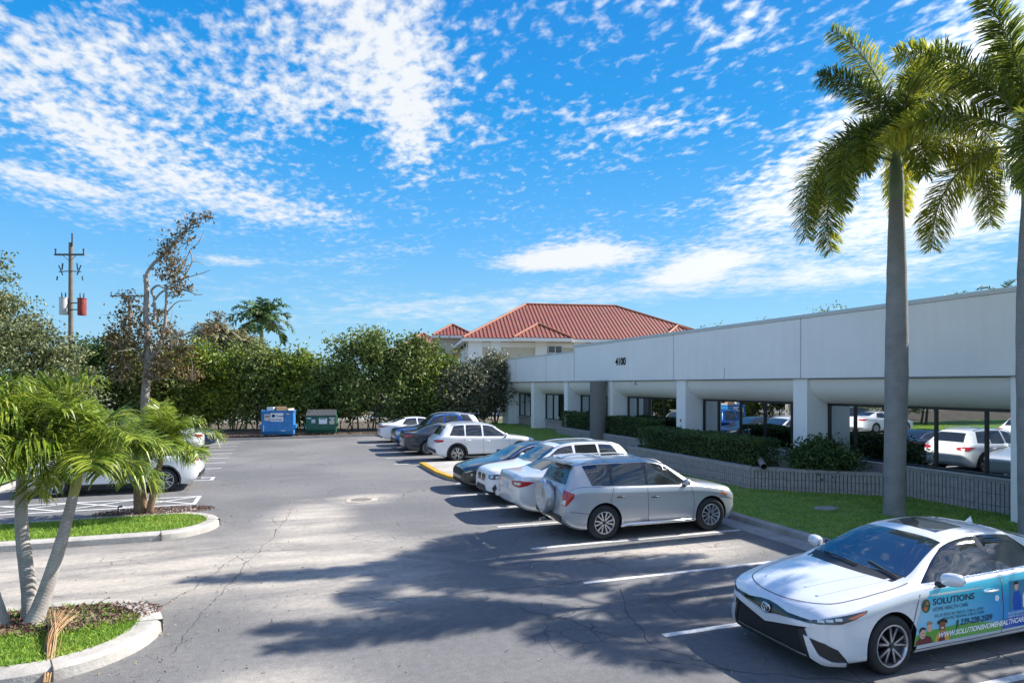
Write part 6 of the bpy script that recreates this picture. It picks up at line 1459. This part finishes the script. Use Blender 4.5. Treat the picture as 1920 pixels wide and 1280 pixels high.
az = wm('ARCTAN2', sp.outputs[0], sp.outputs[1]); el = wm('ARCSINE', sp.outputs[2])
def blob(px, py, rx, ry, rot, amp):                   # cloud bank centred in the direction seen at that point of the sky
    v = Vector((CS*(px-960)+SN*1220, -SN*(px-960)+CS*1220, 721-py)).normalized(); a0 = math.atan2(v.x, v.y); e0 = math.asin(v.z); ca, sa = math.cos(rad(rot)), math.sin(rad(rot))
    da = wm('MULTIPLY', wm('SUBTRACT', az, a0), math.cos(e0)); de = wm('SUBTRACT', el, e0)
    u = wm('ADD', wm('MULTIPLY', da, ca*1220/rx), wm('MULTIPLY', de, sa*1220/rx)); v_ = wm('ADD', wm('MULTIPLY', da, -sa*1220/ry), wm('MULTIPLY', de, ca*1220/ry))
    r2 = wm('ADD', wm('MULTIPLY', u, u), wm('MULTIPLY', v_, v_)); return wm('MULTIPLY', wm('EXPONENT', wm('MULTIPLY', r2, -1)), amp)
bank = None
for a in ((700, 60, 150, 90, 10, .62), (770, 190, 60, 90, 10, .55), (560, 190, 170, 60, 12, .35), (330, 110, 240, 90, 12, .26), (170, 250, 130, 40, -20, .42), (330, 320, 190, 60, -12, .42), (520, 390, 150, 40, -5, .30), (230, 400, 170, 30, -6, .3), (60, 80, 160, 60, 0, .35), (60, 330, 120, 16, -8, .5), (1100, 478, 100, 26, 0, 1.15), (1010, 490, 90, 16, 5, .7), (1310, 500, 75, 22, 10, 1.0),
          (1330, 40, 170, 55, -15, .45), (1240, 230, 140, 26, -5, .5), (1480, 350, 190, 70, 34, .50), (1660, 420, 170, 60, 10, .50), (1600, 250, 150, 40, 30, .35), (1800, 300, 120, 70, 10, .4), (1860, 100, 110, 110, 0, .75), (1880, 400, 150, 50, 10, .5), (430, 487, 60, 9, 0, .55), (260, 510, 130, 14, -6, .3), (760, 270, 40, 70, 0, .35),
          (700, 590, 300, 26, 0, .32), (1000, 560, 260, 30, 0, .35), (1500, 520, 300, 26, 0, .4), (700, 480, 110, 30, 8, .25), (870, 425, 60, 12, 10, .25), (1150, 270, 150, 40, 20, .14), (900, 240, 150, 60, 10, .14), (1130, 420, 160, 24, 5, .22), (980, 90, 100, 60, 0, .12), (560, 540, 160, 22, 0, .12)):
    q = blob(*a); bank = q if bank is None else wm('ADD', bank, q)
rip = wn(16, .5, 1.5, 3.5, .55, .15); big = wn(1.3, .2, .7, 6, .6, .3); mid = wn(4.5, .5, 1.2, 5, .6, .3)
lowf = W('ShaderNodeMapRange'); lowf.inputs['From Min'].default_value = .10; lowf.inputs['From Max'].default_value = .30; L.new(sp.outputs[2], lowf.inputs['Value'])
den = wm('ADD', bank, wm('MULTIPLY', wm('SUBTRACT', big, .5), .8)); den = wm('ADD', den, wm('MULTIPLY', wm('MULTIPLY', wm('SUBTRACT', rip, .5), 1.9), lowf.outputs[0])); den = wm('ADD', den, wm('MULTIPLY', wm('SUBTRACT', mid, .5), 1.0))
mr = W('ShaderNodeMapRange', interpolation_type='SMOOTHSTEP'); mr.inputs['From Min'].default_value = .10; mr.inputs['From Max'].default_value = .92; mr.inputs['To Max'].default_value = .95; L.new(den, mr.inputs['Value'])
# bright cloud added to the unseen half of the sky, to lift the shade
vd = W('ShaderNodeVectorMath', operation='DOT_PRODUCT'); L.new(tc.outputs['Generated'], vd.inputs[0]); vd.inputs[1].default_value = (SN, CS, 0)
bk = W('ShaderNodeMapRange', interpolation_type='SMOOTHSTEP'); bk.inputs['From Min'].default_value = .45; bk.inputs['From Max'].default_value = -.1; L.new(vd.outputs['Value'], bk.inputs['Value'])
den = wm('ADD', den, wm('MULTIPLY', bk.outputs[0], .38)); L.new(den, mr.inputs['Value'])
sdn = W('ShaderNodeVectorMath', operation='DOT_PRODUCT'); L.new(tc.outputs['Generated'], sdn.inputs[0]); sdn.inputs[1].default_value = tuple(SUN)
gl = wm('MULTIPLY_ADD', wm('POWER', wm('MAXIMUM', sdn.outputs['Value'], 0), 6), 1.6, 1.0); gl = wm('MULTIPLY', gl, wm('MULTIPLY_ADD', bk.outputs[0], .25, 1.0))  # added brightening of the cloud near the sun and out of view
# clear sky colour, graded deeper overhead
gr = W('ShaderNodeValToRGB'); L.new(sp.outputs[2], gr.inputs[0]); ge = gr.color_ramp.elements; K = 1/(.12*2**1.2)
def lin(r, g, b_): c_ = hexc(r, g, b_); return (c_[0]*K, c_[1]*K, c_[2]*K, 1)
ge[0].position = 0; ge[0].color = lin(168, 214, 240); ge[1].position = .8; ge[1].color = lin(0, 100, 205)
for p_, c_ in ((.10, (140, 205, 245)), (.22, (90, 182, 250)), (.36, (20, 158, 240)), (.52, (0, 140, 228))): q = ge.new(p_); q.color = lin(*c_)
sm = W('ShaderNodeMix', data_type='RGBA'); sm.inputs['Factor'].default_value = .93; L.new(sky.outputs[0], sm.inputs['A']); L.new(gr.outputs[0], sm.inputs['B'])
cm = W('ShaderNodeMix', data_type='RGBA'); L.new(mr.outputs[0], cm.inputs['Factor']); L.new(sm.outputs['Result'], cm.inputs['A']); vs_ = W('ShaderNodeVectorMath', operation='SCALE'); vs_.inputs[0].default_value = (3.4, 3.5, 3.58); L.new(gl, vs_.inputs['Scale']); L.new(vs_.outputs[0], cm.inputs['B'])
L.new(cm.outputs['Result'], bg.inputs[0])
w.cycles.sampling_method = 'MANUAL'; w.cycles.sample_map_resolution = 1024
scene.view_settings.view_transform = 'Standard'; scene.view_settings.look = 'None'; scene.view_settings.gamma = 1; scene.view_settings.exposure = 1.2
# ------------------------------------------------------------------ camera, sun, sky
cam = bpy.data.cameras.new('camera'); co = bpy.data.objects.new('camera', cam); COL.objects.link(co)
co.location = (0, 0, 3.3); co.rotation_euler = (PI/2, 0, -math.atan2(SN, CS))
cam.sensor_fit = 'HORIZONTAL'; cam.sensor_width = 36; cam.lens = 36*1220/1920
cam.shift_y = (721-640)/1920; cam.clip_start = .1; cam.clip_end = 3000
scene.camera = co
